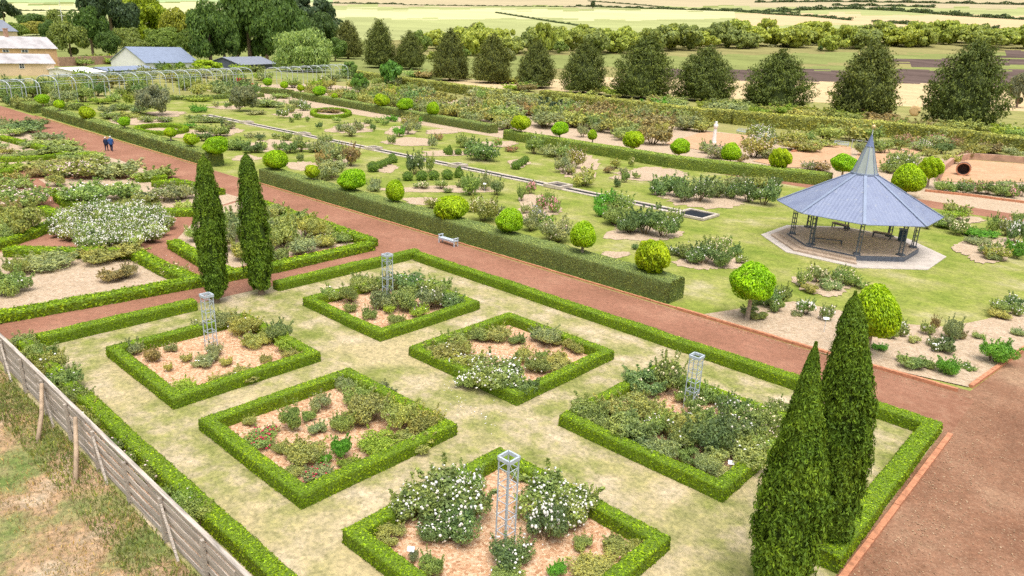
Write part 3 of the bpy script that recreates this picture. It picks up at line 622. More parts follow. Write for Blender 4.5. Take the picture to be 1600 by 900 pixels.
B('rosy bed by ball trees', 'gazebo', '505 251 26 26 r;522 241 34 36 s;546 246 32 32 rP2;520 266 46 30 s;500 275 30 20 s;468 246 12 12 g;585 292 26 16 s')
B('beds around box balls', 'gazebo', '650 259 28 30 dW1;673 258 16 24 gW1;620 285 12 10 d;735 290 32 32 g;758 284 18 28 s;775 294 24 24 s;657 290 24 12 lC3;690 289 22 14 gC1;700 298 16 8 gW1;720 287 16 14 gC1;755 330 50 36 oC4;742 322 30 22 lC2;675 319 22 16 oC2;585 286 20 14 s;778 330 22 18 sC2')
B('pink bed near rill', 'gazebo', '816 304 16 22 g;829 295 16 18 gP3;857 309 16 16 g;847 318 18 20 gP3;866 320 22 26 gP3;840 340 30 26 sV3;852 350 22 20 b;830 352 30 22 s;872 362 52 38 sL2;838 328 20 14 sL1;822 328 16 14 s')
B('crescent bed beside rill', 'gazebo', '945 315 40 26 bW2;968 318 40 26 gW2;960 338 46 30 gW1;985 348 46 36 dW1;1010 350 48 38 dW1;1038 352 48 40 dW2;1055 345 30 26 gW1;940 330 24 20 b')
B('white bed by hedge end', 'gazebo', '1058 392 26 20 dW2;1075 395 32 24 gW1;1100 400 50 32 dW2;1112 388 44 26 gC3;1128 404 34 30 dC2;1150 391 26 20 d;1160 407 20 14 gW1;1085 404 28 20 dW2;1132 382 26 22 gC3;992 386 12 10 d')
B('long dark bed near gazebo', 'gazebo', '1032 292 34 28 dW2;1062 294 40 30 dW2;1092 300 44 34 dW2;1068 304 34 28 d;1122 297 32 26 dW1;1145 298 34 26 dW2;1170 302 36 30 dW2;1195 305 40 34 dW2;1100 288 60 20 sC2;1190 286 44 18 oL1;1040 282 44 16 gW2;1210 292 20 24 dW1;1150 284 40 16 sC2')
B('sparse bed by back hedge', 'gazebo', '963 257 20 14 oC1;986 254 10 14 oC1;964 285 14 16 d;978 278 16 16 g;995 275 14 10 lC1;950 266 20 10 r;975 268 14 10 sL1')
B('curved bed by rill basin', 'gazebo', '866 236 34 20 s;880 240 34 22 gW1;878 258 26 26 sC1;898 250 30 32 oL3;890 265 20 18 sL2;914 277 44 30 oL2;835 229 30 30 gW1;800 234 24 8 rR3;852 236 20 14 s')
B('back lawn beds', 'gazebo', '757 238 50 28 dW2;738 224 30 18 gP1;722 222 20 18 g;778 225 14 12 gR1;675 224 16 18 s;686 215 14 10 rP1;612 218 12 14 g;622 207 20 14 b;636 200 22 20 s;652 200 14 12 s;640 190 28 18 oL2;612 185 20 10 b;594 188 18 8 l;650 188 20 10 b;548 205 28 18 sW2;533 200 16 12 d;560 196 16 16 s;582 200 10 10 d;498 197 11 10 d;440 178 18 14 gW1;455 171 14 12 g;475 165 20 16 gW3;462 162 28 12 s;424 162 50 12 s;418 162 30 12 gW1;465 182 14 10 gC2;455 187 10 9 g;480 187 9 8 g;600 192 16 8 g;527 188 14 8 l;575 190 16 8 g;515 173 36 8 rC1;338 164 12 8 s;356 165 12 9 g;370 158 20 10 l;440 150 30 8 l;400 176 32 8 s')
B('cream bed before gazebo', 'gazebo', '1258 438 30 26 gC2;1280 430 34 26 gC3;1312 432 34 26 gC2;1332 438 30 22 gC2;1298 444 36 22 sC2;1268 452 30 16 oC1;1345 446 22 14 gC1;1225 492 0.1 0.1 g')
B('brick-edged corner bed', 'gazebo', '1200 465 46 34 dW1;1225 458 28 26 gW1;1215 480 26 22 gW1;1180 490 44 22 g;1260 482 28 26 gW3;1290 490 24 26 gW2;1245 490 20 12 s;1408 515 30 24 gW2;1450 515 22 20 gW1;1460 508 14 22 r;1487 516 28 34 s;1474 538 48 28 dW2;1430 532 22 14 s;1420 565 48 24 g;1448 570 28 16 g;1484 575 36 30 b;1512 573 26 14 gW1;1555 552 58 38 b;1530 525 20 12 l;1375 543 26 14 b;1590 520 20 14 s;1500 522 20 20 r;1395 525 20 16 g')
B('mixed bed beside gazebo', 'gazebo', '1498 328 40 20 oC2;1490 336 40 16 yC2;1478 350 34 16 gW1;1468 348 30 14 sC1;1490 350 40 20 s;1500 358 30 22 gC3;1515 362 40 14 b;1538 366 46 14 b;1555 350 22 28 g;1575 358 26 24 sW2;1590 365 30 34 dW3;1585 352 24 14 gW3;1525 376 40 14 s;1548 388 34 24 sC2;1560 398 40 22 oL2;1590 392 36 26 bW1;1450 352 20 14 oC1;1590 340 18 16 g;1550 398 30 18 sL1;1560 480 36 22 gW2;1590 474 34 24 dW2;1565 492 40 16 o;1592 486 22 20 gW2;1475 340 30 14 l')
# clipped balls of box on the lawn
def ball_mesh(n, size, seed, cone=False, loose=.12, asp=.6):
    global rng; keep = rng; rng = np.random.default_rng(seed)
    d = unit(rng.normal(size=(n, 3))); lum = 1+loose*np.sin(d@rng.normal(size=(3, 3))*4).mean(1)
    P = d*lum[:, None]*(1-.32*rng.random((n, 1))**2)
    if cone: t = (P[:, 2]+1)/2; P[:, :2] *= (1.25-.9*t)[:, None]; P[:, 2] *= 1.15
    al = np.cross(d, np.cross(d, np.array((0, 0, 1.)))+1e-6)*1.0
    V, F = leaves(P, d+np.array((0, 0, .3)), size, asp, .55, along=unit(al))
    th = np.linspace(0, math.pi, 9); ph_ = np.linspace(0, 2*math.pi, 17)[:-1]; s = .84
    CV = np.array([(s*math.sin(a)*math.cos(b), s*math.sin(a)*math.sin(b), s*math.cos(a)) for a in th for b in ph_])
    if cone: t = (CV[:, 2]+1)/2; CV[:, :2] *= (1.2-.9*t)[:, None]
    CF = np.array([(i*16+j, i*16+(j+1) % 16, (i+1)*16+(j+1) % 16, (i+1)*16+j) for i in range(8) for j in range(16)])
    rng = keep
    V, F, mm = merge((CV, CF, 0), (V, F, 1)); t = mk('crown', V, F, [CORE, LEAF], mm); me = t.data; bpy.data.objects.remove(t); return me
TOP = ball_mesh(900, .10, 3); TOPC = ball_mesh(900, .10, 4, True)
def topiary(px, py, w, h, zone, cone=False):
    p = at(px, py+h*.3); k = mpp(p); r = w*k*.52; o = link('box_ball', TOPC if cone else TOP); o.location = (p[0], p[1], r*.72*(1.25 if cone else 1)); o.scale = (r, r, r*(1.15 if cone else .9)); o.color = (.10, .17, .025, 1)
    o['category'] = 'clipped bush'; register(o, 'clipped green box cone' if cone else 'clipped green box ball', zone, ('gazebo', p))
for t in ((637, 278, 17, 13), (659, 278, 19, 13), (678, 277, 18, 13), (699, 276, 19, 14)): topiary(*t, 'in the straight row on the lawn')
topiary(717, 273, 17, 16, 'ending the straight row of balls', True)
for t in ((583, 264, 19, 14), (592, 260, 14, 11), (599, 257, 13, 11), (606, 254, 13, 11), (615, 252, 13, 8), (613, 247, 12, 8)): topiary(*t, 'in the curved row beside the rill')
for t in ((716, 239, 12, 10), (729, 239, 11, 9)): topiary(*t, 'beside the big dark rose bush')
topiary(702, 238, 14, 14, 'beside the big dark rose bush', True)
for t in ((806, 262, 16, 8), (812, 258, 14, 8), (817, 255, 13, 8), (821, 251, 12, 8)): topiary(*t, 'in the tight row near the curved bed')
topiary(697, 237, 10, 8, 'at the lawn edge')

# --- plants of the back gardens
def fill(zone, order, polys, n, codes, w, h, **kw):
    """scatter n shrubs over a pixel polygon (rough planting that has no order in the photo)"""
    v = [float(a) for a in polys.split()]; P = np.array(v).reshape(-1, 2); g = 0
    lo, hi = P.min(0), P.max(0)
    while g < n:
        q = lo+(hi-lo)*rng.random(2); inside = False; j = len(P)-1
        for i in range(len(P)):
            if (P[i, 1] > q[1]) != (P[j, 1] > q[1]) and q[0] < (P[j, 0]-P[i, 0])*(q[1]-P[i, 1])/(P[j, 1]-P[i, 1])+P[i, 0]: inside = not inside
            j = i
        if not inside: continue
        s = .7+.6*rng.random(); bush(q[0], q[1], w*s, h*s, codes[int(rng.random()*len(codes))], zone, order, **kw); g += 1
B('border beyond back path', 'gazebo', '655 155 46 28 d;690 155 50 34 o;668 164 34 18 oL2;700 172 36 22 s;740 160 40 20 sL1;770 168 40 22 o;730 178 30 18 g;745 182 60 24 o;790 182 60 28 g;820 172 56 30 s;845 178 40 26 o;870 170 56 32 k;850 190 60 28 s;900 190 70 30 o;880 182 50 24 g;945 188 60 30 r;920 176 60 22 r;960 200 50 30 o;1005 195 70 26 r;985 208 60 30 g;1020 215 50 34 r;1025 195 56 26 r;1000 178 50 22 o;1040 172 60 26 s;1025 166 50 22 b;1060 185 50 22 g;1075 195 40 22 s;1130 172 60 46 s;1110 180 40 30 s;1090 192 30 16 o;950 165 60 20 o;900 158 70 20 o;800 158 60 20 s;760 150 50 18 sL1;850 165 40 22 s;1100 200 40 14 o;1175 180 12 22 y;910 208 20 14 s', name='shrub', kindword='shrub')
fill('planting before boundary hedge', 'gazebo', '640 150 700 140 860 165 1010 180 1100 200 1000 205 900 195 780 185 680 170', 36, ['o', 's', 'g', 'r', 'o', 'sL1', 'gW1'], 30, 17, name='shrub', kindword='shrub')
fill('far beds beyond arbour', 'gazebo', '430 130 560 112 640 128 640 160 560 150 470 142', 34, ['g', 'o', 's', 'gL1', 'y', 'd'], 22, 14, name='shrub', kindword='shrub')
B('beds behind gazebo', 'gazebo', '1125 240 36 18 sL4;1105 232 26 16 sL2;1178 235 46 24 oL4;1190 225 40 22 sW4;1185 212 40 28 gW4;1200 242 30 14 sL2;1220 218 24 14 oC1;1238 220 40 18 oC2;1255 216 36 12 g;1240 230 40 12 oL1;1262 232 44 12 oL1;1285 224 44 10 oL2;1290 212 50 18 o;1330 210 60 20 o;1360 214 40 18 g;1280 262 30 12 rL4;1265 260 24 12 sL4;1380 232 34 16 gW1;1350 236 24 16 s;1405 228 30 14 gW1;1415 222 30 14 rP4;1440 228 34 16 sL3;1462 224 34 16 sP4;1475 234 30 14 d;1490 226 24 12 rP3;1410 258 40 26 gW3;1390 262 26 18 gW1;1485 250 30 12 o;1505 244 24 10 rP2;1520 236 40 16 o;1550 234 40 14 r;1250 268 20 8 rL2;1160 250 24 12 rL2;1585 240 30 12 s;1452 240 26 10 o')
B('pink border along back path', 'gazebo', '1472 292 26 16 gL1;1490 292 28 18 gP1;1508 295 28 18 dL3;1526 294 28 18 gP3;1545 296 30 18 dL1;1562 298 28 18 g;1580 300 28 18 gP3;1597 298 24 20 dL1;1515 286 20 10 oC1;1570 287 30 10 sL1')
fill('borders around long arbour', 'gazebo', '0 135 200 120 400 118 430 128 420 142 250 148 120 158 0 168', 52, ['g', 's', 'o', 'g', 'd', 's', 'l'], 28, 15, name='shrub', kindword='shrub')
fill('weedy border behind arbour', 'gazebo', '100 118 240 104 330 104 420 112 440 122 300 122 120 130 0 142 0 130', 26, ['g', 's', 'o', 'y', 'd'], 26, 14, name='shrub', kindword='shrub')
fill('shrubs behind second tall hedge', 'gazebo', '470 138 620 158 790 186 800 198 640 168 480 146', 34, ['g', 'o', 's', 'gW1', 'o', 'sL2'], 28, 16, name='shrub', kindword='shrub')
# rough shrubs along the outside of the boundary hedge
fill('rough growth under conifers', 'gazebo', '570 108 700 126 900 148 1100 168 1300 186 1600 214 1600 206 1300 176 1100 158 900 138 700 116', 34, ['o', 'o', 'y', 'r', 'g'], 50, 18, name='shrub', kindword='shrub')

# ------------------------------------------------------------------ ball-headed trees
BALL = [ball_mesh(6500, .085, 20+i, loose=.19, asp=.38) for i in range(3)]
def trunk_mesh(r, h, bend=.06, seed=0, limbs=3):
    g = np.random.default_rng(seed); mb = MB(); pts = [np.array((bend*h*math.sin(t*2.2), bend*h*(t*t), h*t)) for t in (0, .12, .5, 1)]
    mb.tube(pts, [r*1.35, r*1.05, r*.9, r*.7], 10)
    for k in range(limbs):
        a = 6.28*k/limbs+g.random(); e = pts[-1]+np.array((math.cos(a), math.sin(a), .9))*h*.4; mb.tube([pts[-1]-np.array((0, 0, .05*h)), e], [r*.5, r*.2], 6)
    return mb
t = trunk_mesh(.07, 1, .02, 1).build('trunk', M['palebark']); TRK = t.data; bpy.data.objects.remove(t)
HA = [np.array(at(*q, 1.4)[:2]) for q in ((461, 143), (772, 195))]; HB = [np.array(at(*q, 1.4)[:2]) for q in ((793, 203), (1300, 272))]
BALLT = [(66, 155, 20, 14), (92, 163, 17, 13), (136, 176, 24, 18), (194, 190, 18, 14), (266, 207, 20, 15), (299, 217, 24, 17), (337, 228, 38, 27), (431, 250, 41, 29), (488, 267, 24, 20), (550, 281, 44, 31), (618, 299, 32, 33), (706, 324, 53, 39), (796, 345, 46, 36), (912, 368, 45, 41), (1022, 399, 57, 53), (1176, 441, 69, 58), (1368, 490, 80, 86)]
BALLB = [(418, 128, 14, 12), (444, 133, 13, 11), (470, 137, 12, 10), (499, 142, 20, 14), (523, 150, 11, 9), (597, 156, 24, 18), (633, 163, 26, 18), (677, 170, 22, 20), (815, 191, 32, 22), (875, 201, 28, 20), (926, 211, 17, 16), (991, 217, 33, 26), (1063, 229, 33, 24), (1143, 238, 34, 27), (1221, 246, 36, 31), (1319, 255, 40, 27), (1420, 280, 54, 44), (1456, 261, 36, 32)]
def ball_tree(px, py, w, h, zone, ywall, i):
    z = 2.6 if w < 75 else 2.55
    p = at(px, py, z)
    if ywall == 'b':
        v = ray(px, py); q0, q1 = HB if px >= 785 else HA; dd = q1-q0; nn = np.array((-dd[1], dd[0])); tt = (nn@q0)/(nn@v[:2]); p = v*tt; z = CAM_H+p[2]
        if not 1.7 < z < 3.4: z = 2.5; p = at(px, py, z)
    elif ywall:                                            # stands in the line of the hedge: slide along the ray to that line
        v = ray(px, py); tt = ywall/v[1]; p = v*tt; z = CAM_H+p[2]
        if not 1.9 < z < 3.2: z = 2.5; p = at(px, py, z)
    k = float((np.array((p[0], p[1], z-CAM_H))@FWD)/FPX); r = w*k*.47; rz = h*k*.5*.98
    o = empty('ball_tree', (p[0], p[1], 0), i*1.3)
    c = link('crown', BALL[i % 3], o); c.location = (0, 0, z); c.scale = (r, r, rz); c.color = (.20+.03*(i % 3), .345+.02*(i % 2), .008, 1)
    c.rotation_euler = (.16*math.sin(i*2.3), .16*math.cos(i*1.7), i*.8); c.scale = (r*(1+.07*math.sin(i*3.1)), r*(1+.07*math.cos(i*2.2)), rz)
    tk = link('trunk', TRK, o); tk.scale = (1.9, 1.9, z-rz*.55)
    o['category'] = 'tree'; register(o, 'golden-green ball-headed standard tree', zone, ('ends', p))
for i, a in enumerate(BALLT): ball_tree(*a, 'in the red-path row', 39.2, i)
for i, a in enumerate(BALLB): ball_tree(*a, 'in the back-hedge row', 'b', i)

# ------------------------------------------------------------------ cypresses
def cypress(base, top, py_top, R, prof, name_label, seed, color, n=30000, size=.085):
    global rng; keep = rng; rng = np.random.default_rng(seed)
    x, y = base; z0 = .35; H = zat(x, y, py_top)
    # where the tip must stand: slide it sideways until it meets its pixel
    m = (top-pr(x, y, H)[0])*float((np.array((x, y, H-CAM_H))@FWD)/FPX); lean = RIGHT*m; lean[2] = 0
    m_ = n//46; ts = rng.random(m_)**.85; as_ = rng.random(m_)*6.2832; k = rng.integers(0, m_, n); u = rng.random(n)
    lump = 1+.10*np.sin(as_*2+ts*8+seed)+.07*np.sin(as_*5-ts*19+1)+.11*rng.normal(size=m_)
    hgt = H-z0; L = .55*(.6+.7*rng.random(m_))
    t = np.clip(ts[k]+(u*L[k]-.25)/hgt, 0, 1.01); a = as_[k]+rng.normal(size=n)*.07/np.maximum(.2, np.interp(t, prof[0], prof[1])*R)*(1.15-u)
    rr = np.interp(t, prof[0], prof[1])*R*lump[k]*(1-.24*rng.random(n)**1.6)+.05*(1-u)
    d = np.stack([np.cos(a), np.sin(a), np.full(n, .25)], 1)
    P = np.stack([rr*np.cos(a), rr*np.sin(a), z0+t*hgt], 1)+lean[None, :]*t[:, None]
    V, F = leaves(P, d, size*(.6+.45*(1-t))*(.7+.6*rng.random(n)), .36, .5, along=np.stack([.3*np.cos(a), .3*np.sin(a), np.ones(n)], 1))
    nt, na = 26, 14; T = np.linspace(0, 1, nt); A = np.linspace(0, 6.2832, na+1)[:-1]
    CV = np.array([(np.interp(u, prof[0], prof[1])*R*.76*math.cos(v), np.interp(u, prof[0], prof[1])*R*.76*math.sin(v), z0+u*(H-z0)) for u in T for v in A])+np.repeat(T, na)[:, None]*lean[None, :]
    CF = np.array([(i*na+j, i*na+(j+1) % na, (i+1)*na+(j+1) % na, (i+1)*na+j) for i in range(nt-1) for j in range(na)])
    V, F, mm = merge((CV, CF, 0), (V, F, 1)); rng = keep
    o = empty('cypress', (x, y, 0), 0, name_label, 'tree', 'slim cypresses at the garden walk')
    c = mk('crown', V, F, [CORE, NEEDLE], mm, o); c.color = (*color, 1)
    mb = MB(); mb.tube([(0, 0, -.05), (.02, 0, .25), (.03, .02, .9), tuple(lean*.3+np.array((0, 0, H*.4)))], [.24, .16, .14, .06], 8); mb.build('trunk', M['bark'], o)
PR1 = (np.array([0, .1, .2, .35, .5, .65, .8, .92, 1]), np.array([.72, .92, 1., .97, .82, .62, .38, .17, .01]))
PR3 = (np.array([0, .08, .2, .4, .6, .76, .9, .97, 1]), np.array([.45, .65, .86, 1., .95, .74, .46, .22, .02]))
PR2 = (np.array([0, .05, .2, .45, .7, .88, .96, 1]), np.array([.5, .78, .97, 1., .84, .6, .36, .04]))
CYC = (.082, .142, .012)
cypress((-38.9, 18.1), 318, 244, .72, PR2, 'slim dark cypress closest to the far trellis, first of the twin pair', 1, CYC)
cypress((-38.5, 20.7), 384, 241, .74, PR2, 'slim dark cypress second of the twin pair, nearer the red path', 2, CYC)
cypress((-5.1, 21.6), 1336, 463, .70, PR3, 'tall broad cypress standing nearer the red gravel plaza', 3, CYC, 60000, .075)
cypress((-5.5, 18.4), 1274, 541, .82, PR1, 'tall pointed cypress at the front edge, tip above the overgrown bed', 4, (.086, .148, .012), 60000, .075)

# ------------------------------------------------------------------ background trees
def conifer_mesh(seed, boughs=900, per=22):
    global rng; keep = rng; rng = np.random.default_rng(seed)
    t = rng.random(boughs)**1.1; a = rng.random(boughs)*6.2832
    lob = 1+.13*np.sin(a*2+seed)+.10*np.sin(a*3+t*9+seed*2)+.08*rng.normal(size=boughs)
    r = np.interp(t, [0, .1, .28, .5, .7, .85, .95, 1], [.76, .93, 1, .89, .69, .48, .29, .08])*lob
    o_ = np.stack([np.cos(a), np.sin(a), .35+.5*t], 1); o_ = unit(o_)
    tip = np.stack([r*np.cos(a), r*np.sin(a), t*1.0+.05*rng.normal(size=boughs)], 1)
    k = np.repeat(np.arange(boughs), per); u = rng.random(len(k))[:, None]
    P = tip[k]-o_[k]*np.array((.42, .42, .22))*u+rng.normal(size=(len(k), 3))*np.array((.05, .05, .018))
    P[:, 2] = np.clip(P[:, 2], .01, 1.05)
    V, F = leaves(P, np.stack([np.cos(a[k])*.3, np.sin(a[k])*.3, np.ones(len(k))], 1), .033, .42, .5, along=o_[k]*np.array((1, 1, .55)))
    T_ = np.linspace(0, 1, 12); A_ = np.linspace(0, 6.2832, 15)[:-1]; q_ = np.interp(T_, [0, .1, .28, .5, .7, .85, .95, 1], [.78, .92, 1, .82, .56, .32, .10, .0])*.66
    CV = np.array([(q*math.cos(b), q*math.sin(b), .01+u*.88) for u, q in zip(T_, q_) for b in A_]); CF = np.array([(i*14+j, i*14+(j+1) % 14, (i+1)*14+(j+1) % 14, (i+1)*14+j) for i in range(11) for j in range(14)])
    V, F, mm = merge((CV, CF, 0), (V, F, 1))
    rng = keep; o = mk('crown', V, F, [CORE, NEEDLE], mm); me = o.data; bpy.data.objects.remove(o); return me
CON = [conifer_mesh(40+3*i) for i in range(6)]
t = trunk_mesh(.05, 1, .01, 3, 0).build('trunk', M['bark']); BTRK = t.data; bpy.data.objects.remove(t)
def place_tree(name, mesh, px, base, w, h, color, zone, base_label, trunk=True, lift=0.06, cat='tree', ry=1.0):
    p = at(px, base); k = mpp(p); o = empty(name, tuple(p), rng.random()*6.28)
    H = h*k*1.03; R = w*k*.5
    c = link('crown', mesh, o); c.scale = (R, R*ry, H*(1-lift)); c.location = (0, 0, H*lift); c.color = (*color, 1)
    if trunk: tk = link('trunk', BTRK, o); tk.scale = (H*.55, H*.55, H*.7)
    o['category'] = cat
    if zone is None: o['label'] = base_label
    else: register(o, base_label, zone, ('gazebo', p))
    return o
for i, (px, b_, w, h) in enumerate(((544, 92, 48, 56), (592, 106, 58, 70), (643, 108, 52, 55), (703, 126, 62, 75), (767, 130, 64, 70), (838, 137, 70, 69), (911, 146, 74, 76), (1000, 154, 98, 88), (1100, 158, 92, 78), (1208, 174, 108, 92), (1343, 185, 114, 110), (1500, 200, 118, 128))):
    place_tree('conifer', CON[i*5 % 6], px+(0, 2, -2)[i % 3], b_, w*(.86+.08*rng.random()), h*(.93+.06*rng.random()), (.080+.02*rng.random(), .102+.014*rng.random(), .026), 'in the boundary row', 'broad dark conifer')
def crown_mesh(seed, lobes=52, n=15000, size=.04, asp=.6, droop=0., flat=1.0, fill_=.80, irregular=.45):
    global rng; keep = rng; rng = np.random.default_rng(seed)
    d = unit(rng.normal(size=(lobes, 3))*np.array((1, 1, .8))+np.array((0, 0, .15))); q = fill_*(1-irregular*rng.random((lobes, 1)))
    ctr = d*q*np.array((1, 1, .5*flat))+np.array((0, 0, .52)); cr = .13+.17*rng.random(lobes)
    k = rng.integers(0, lobes, n); e = unit(rng.normal(size=(n, 3))+np.array((0, 0, .3)))
    P = ctr[k]+e*cr[k][:, None]*np.array((1.05, 1.05, .6))*(.55+.55*rng.random((n, 1))**.5); 
    if droop: P[:, 2] -= droop*rng.random(n)**2*.35
    P[:, 2] = np.clip(P[:, 2], .02, 1.1)
    V, F = leaves(P, e+np.array((0, 0, .35)), size, asp, .6, along=np.tile(np.array((0, 0, -1.)), (n, 1)) if droop else None)
    rng = keep; o = mk('crown', V, F, [LEAF]); me = o.data; bpy.data.objects.remove(o); return me
BRD = [crown_mesh(60+i) for i in range(4)]
WIL = crown_mesh(70, 34, 13000, .045, .28, 1.0, 1.0, .8)
CED = crown_mesh(72, 26, 9000, .05, .4, 0, 1.1, .85, .6)
LOWT = [crown_mesh(80+i, 22, 3200, .085, .6) for i in range(3)]
T = place_tree
DKG, MID, YEL, OLT = (.080, .138, .032), (.125, .18, .035), (.19, .25, .016), (.15, .19, .05)
T('cedar_tree', CED, 178, 76, 92, 92, (.05, .082, .04), None, 'dark layered cedar behind the sandstone house trees, tip out of frame')
T('cedar_tree', CED, 488, 72, 100, 74, (.05, .082, .04), None, 'dark layered cedar behind the pale willow')
T('cedar_tree', CED, 8, 40, 50, 38, (.04, .065, .03), None, 'dark flat-topped cedar behind the white house chimneys')
T('tree', BRD[0], 230, 74, 90, 74, YEL, None, 'large yellow-green domed tree behind the white shed')
T('tree', BRD[1], 284, 78, 62, 58, (.20, .22, .03), None, 'yellowish round tree between domed tree and dark elm')
T('tree', BRD[2], 264, 80, 70, 34, MID, None, 'mid-green rounded tree right behind the white shed roof')
T('tree', BRD[3], 200, 80, 52, 34, OLT, None, 'olive bushy tree behind the old brick wall')
T('tree', BRD[0], 330, 104, 72, 90, DKG, None, 'dark leafy elm beside the white shed')
T('tree', BRD[1], 392, 100, 92, 118, (.086, .145, .034), None, 'tallest dark green elm above the dark shed')
T('tree', BRD[2], 440, 96, 86, 102, (.080, .138, .034), None, 'dark green elm between the tallest elm and the willow')
T('tree', BRD[3], 372, 98, 60, 80, DKG, None, 'dark elm half hidden in the group above the dark shed')
T('tree', BRD[0], 505, 88, 60, 60, (.06, .10, .03), None, 'dark green tree at the end of the elm group, by the first conifer')
T('tree', BRD[1], 112, 91, 62, 52, OLT, None, 'olive-green rounded tree beside the sandstone house')
T('tree', BRD[2], 146, 88, 62, 70, (.06, .11, .022), None, 'darker green leaning tree behind the olive rounded one')
T('tree', BRD[3], 60, 52, 70, 28, (.07, .12, .03), None, 'green bushy tree behind the sandstone roof')
T('tree', BRD[0], 58, 56, 54, 20, (.22, .22, .05), None, 'yellowish bushy tree directly behind the sandstone roof')
T('tree', BRD[1], 95, 60, 40, 40, OLT, None, 'grey-olive tree at the foot of the flagpole')
T('willow_tree', WIL, 472, 112, 108, 62, (.22, .30, .10), None, 'pale green weeping willow beside the dark shed')
T('small_tree', LOWT[0], 325, 112, 60, 18, (.24, .33, .02), None, 'bright golden-green low tree in front of the dark elms', trunk=False)
T('small_tree', LOWT[1], 262, 114, 16, 14, (.16, .24, .03), None, 'small clipped round bush before the white shed, first of two', trunk=False, cat='bush')
T('small_tree', LOWT[2], 282, 112, 18, 14, (.14, .22, .03), None, 'small round bush by the shed corner, second of two', trunk=False, cat='bush')
T('small_tree', LOWT[0], 546, 122, 28, 26, (.14, .22, .06), None, 'small pale green tree at the end of the far arbour')
T('small_tree', LOWT[1], 562, 144, 28, 28, (.10, .20, .035), None, 'bright green young tree in the far beds')
T('small_tree', LOWT[2], 610, 134, 42, 36, (.09, .20, .04), None, 'bright green spreading young tree before the boundary hedge')
T('round_shrub', BRD[2], 241, 180, 54, 44, (.17, .19, .12), None, 'big grey-olive rounded shrub by the box ring', trunk=False, lift=0, cat='shrub')
T('round_shrub', BRD[3], 383, 174, 48, 38, (.165, .185, .105), None, 'big brownish-grey rounded shrub near the start of the rill', trunk=False, lift=0, cat='shrub')
T('tree', BRD[1], 1588, 168, 40, 50, (.16, .17, .11), None, 'wispy grey-green bare tree at the field edge beyond the last conifer')
T('small_tree', LOWT[1], 1281, 81, 8, 9, (.07, .12, .04), None, 'tiny dark lone tree in the dry pasture')
for i, (px, b_, w, h, c) in enumerate(((20, 62, 50, 24, MID), (85, 80, 40, 44, (.07, .12, .03)), (172, 92, 40, 40, (.07, .12, .03)), (215, 92, 46, 30, OLT), (250, 92, 50, 34, MID), (300, 98, 50, 50, (.10, .15, .03)), (352, 104, 56, 74, DKG), (418, 102, 60, 88, DKG), (462, 92, 60, 70, (.07, .12, .03)), (524, 96, 44, 34, (.09, .15, .035)), (310, 60, 50, 40, (.19, .22, .03)))):
    T('tree', BRD[(i+1) % 4], px, b_, w, h, c, 'filling the wood behind the sheds', ('green leafy tree', 'olive leafy tree')[c == OLT])
fill('wood edge behind the brick wall', 'gazebo', '95 92 220 86 320 98 440 106 440 112 320 104 220 96 100 102', 22, ['g', 'o', 'd', 'y'], 30, 16, name='shrub', kindword='shrub')
# willows along the creek
wx = []
for i in range(74):
    px = 690+i*12.6+rng.normal()*4; py = 82-12*sstep(650, 1500, px)+rng.normal()*3.5
    if 1530 < px and rng.random() < .3: continue
    wx.append((px, py, 38+rng.random()*26, 22+rng.random()*16))
for i, (px, py, w, h) in enumerate(sorted(wx, key=lambda q: q[1])):
    c = ((.29, .33, .07), (.27, .32, .075), (.24, .28, .075), (.19, .23, .075))[i % 4]
    o = T('creek_tree', LOWT[i % 3], px, py, w, h, c, 'in the thicket along the creek', 'bushy yellow-green willow' if i % 4 < 2 else 'bushy green willow', trunk=False, lift=0)
for i, (px, py, w, h) in enumerate(((680, 96, 30, 16), (720, 92, 34, 20), (790, 100, 36, 22), (850, 86, 40, 50), (876, 84, 24, 18), (930, 84, 26, 14), (1000, 88, 30, 12), (660, 80, 36, 30), (740, 72, 50, 32), (910, 72, 44, 34))):
    T('creek_bush', LOWT[i % 3], px, py, w, h, ((.22, .26, .05), (.14, .2, .05), (.17, .19, .08))[i % 3], 'before the creek thicket', 'rounded field bush', trunk=False, lift=0, cat='bush')
# distant field hedgerows: each one run of trees far off
def hedgerow(s, h, label, col=(.07, .10, .045), w=10, sz=4.5):
    v = [float(a) for a in s.split()]; P = [at(v[i], v[i+1]) for i in range(0, len(v), 2)]; Vs = []; N = []
    for a, b in zip(P[:-1], P[1:]):
        L = np.linalg.norm(b-a); k = mpp((a+b)/2); H = h*k; n = int(min(9000, max(200, L*60/(H))));
        t = rng.random(n); u = rng.normal(size=n); env = .55+.45*np.sin(t*L/H*.9+1)*np.sin(t*L/H*.37)
        d = (b-a)/L; s_ = np.array((-d[1], d[0], 0)); q = a[None]+(b-a)[None]*t[:, None]+s_[None]*(u*H*.5)[:, None]
        q[:, 2] = [ground_z(*p[:2]) for p in q]; q[:, 2] += np.abs(H*env*rng.random(n)); Vs.append(q); N.append(np.full(n, .28*H))
    Pp = np.concatenate(Vs); V, F = leaves(Pp, np.tile((0, 0, 1.), (len(Pp), 1)), np.concatenate(N)*(.6+.6*rng.random(len(Pp))), .7, .9)
    o = mk('treeline', V, F, [LEAF]); o.color = (*col, 1); o['kind'] = 'stuff'; return o
hedgerow('1195 22 1270 26 1330 32', 5, ''); hedgerow('1365 35 1450 40 1560 46', 6, ''); hedgerow('1215 17 1330 14 1400 17 1500 25 1620 32', 7, '')
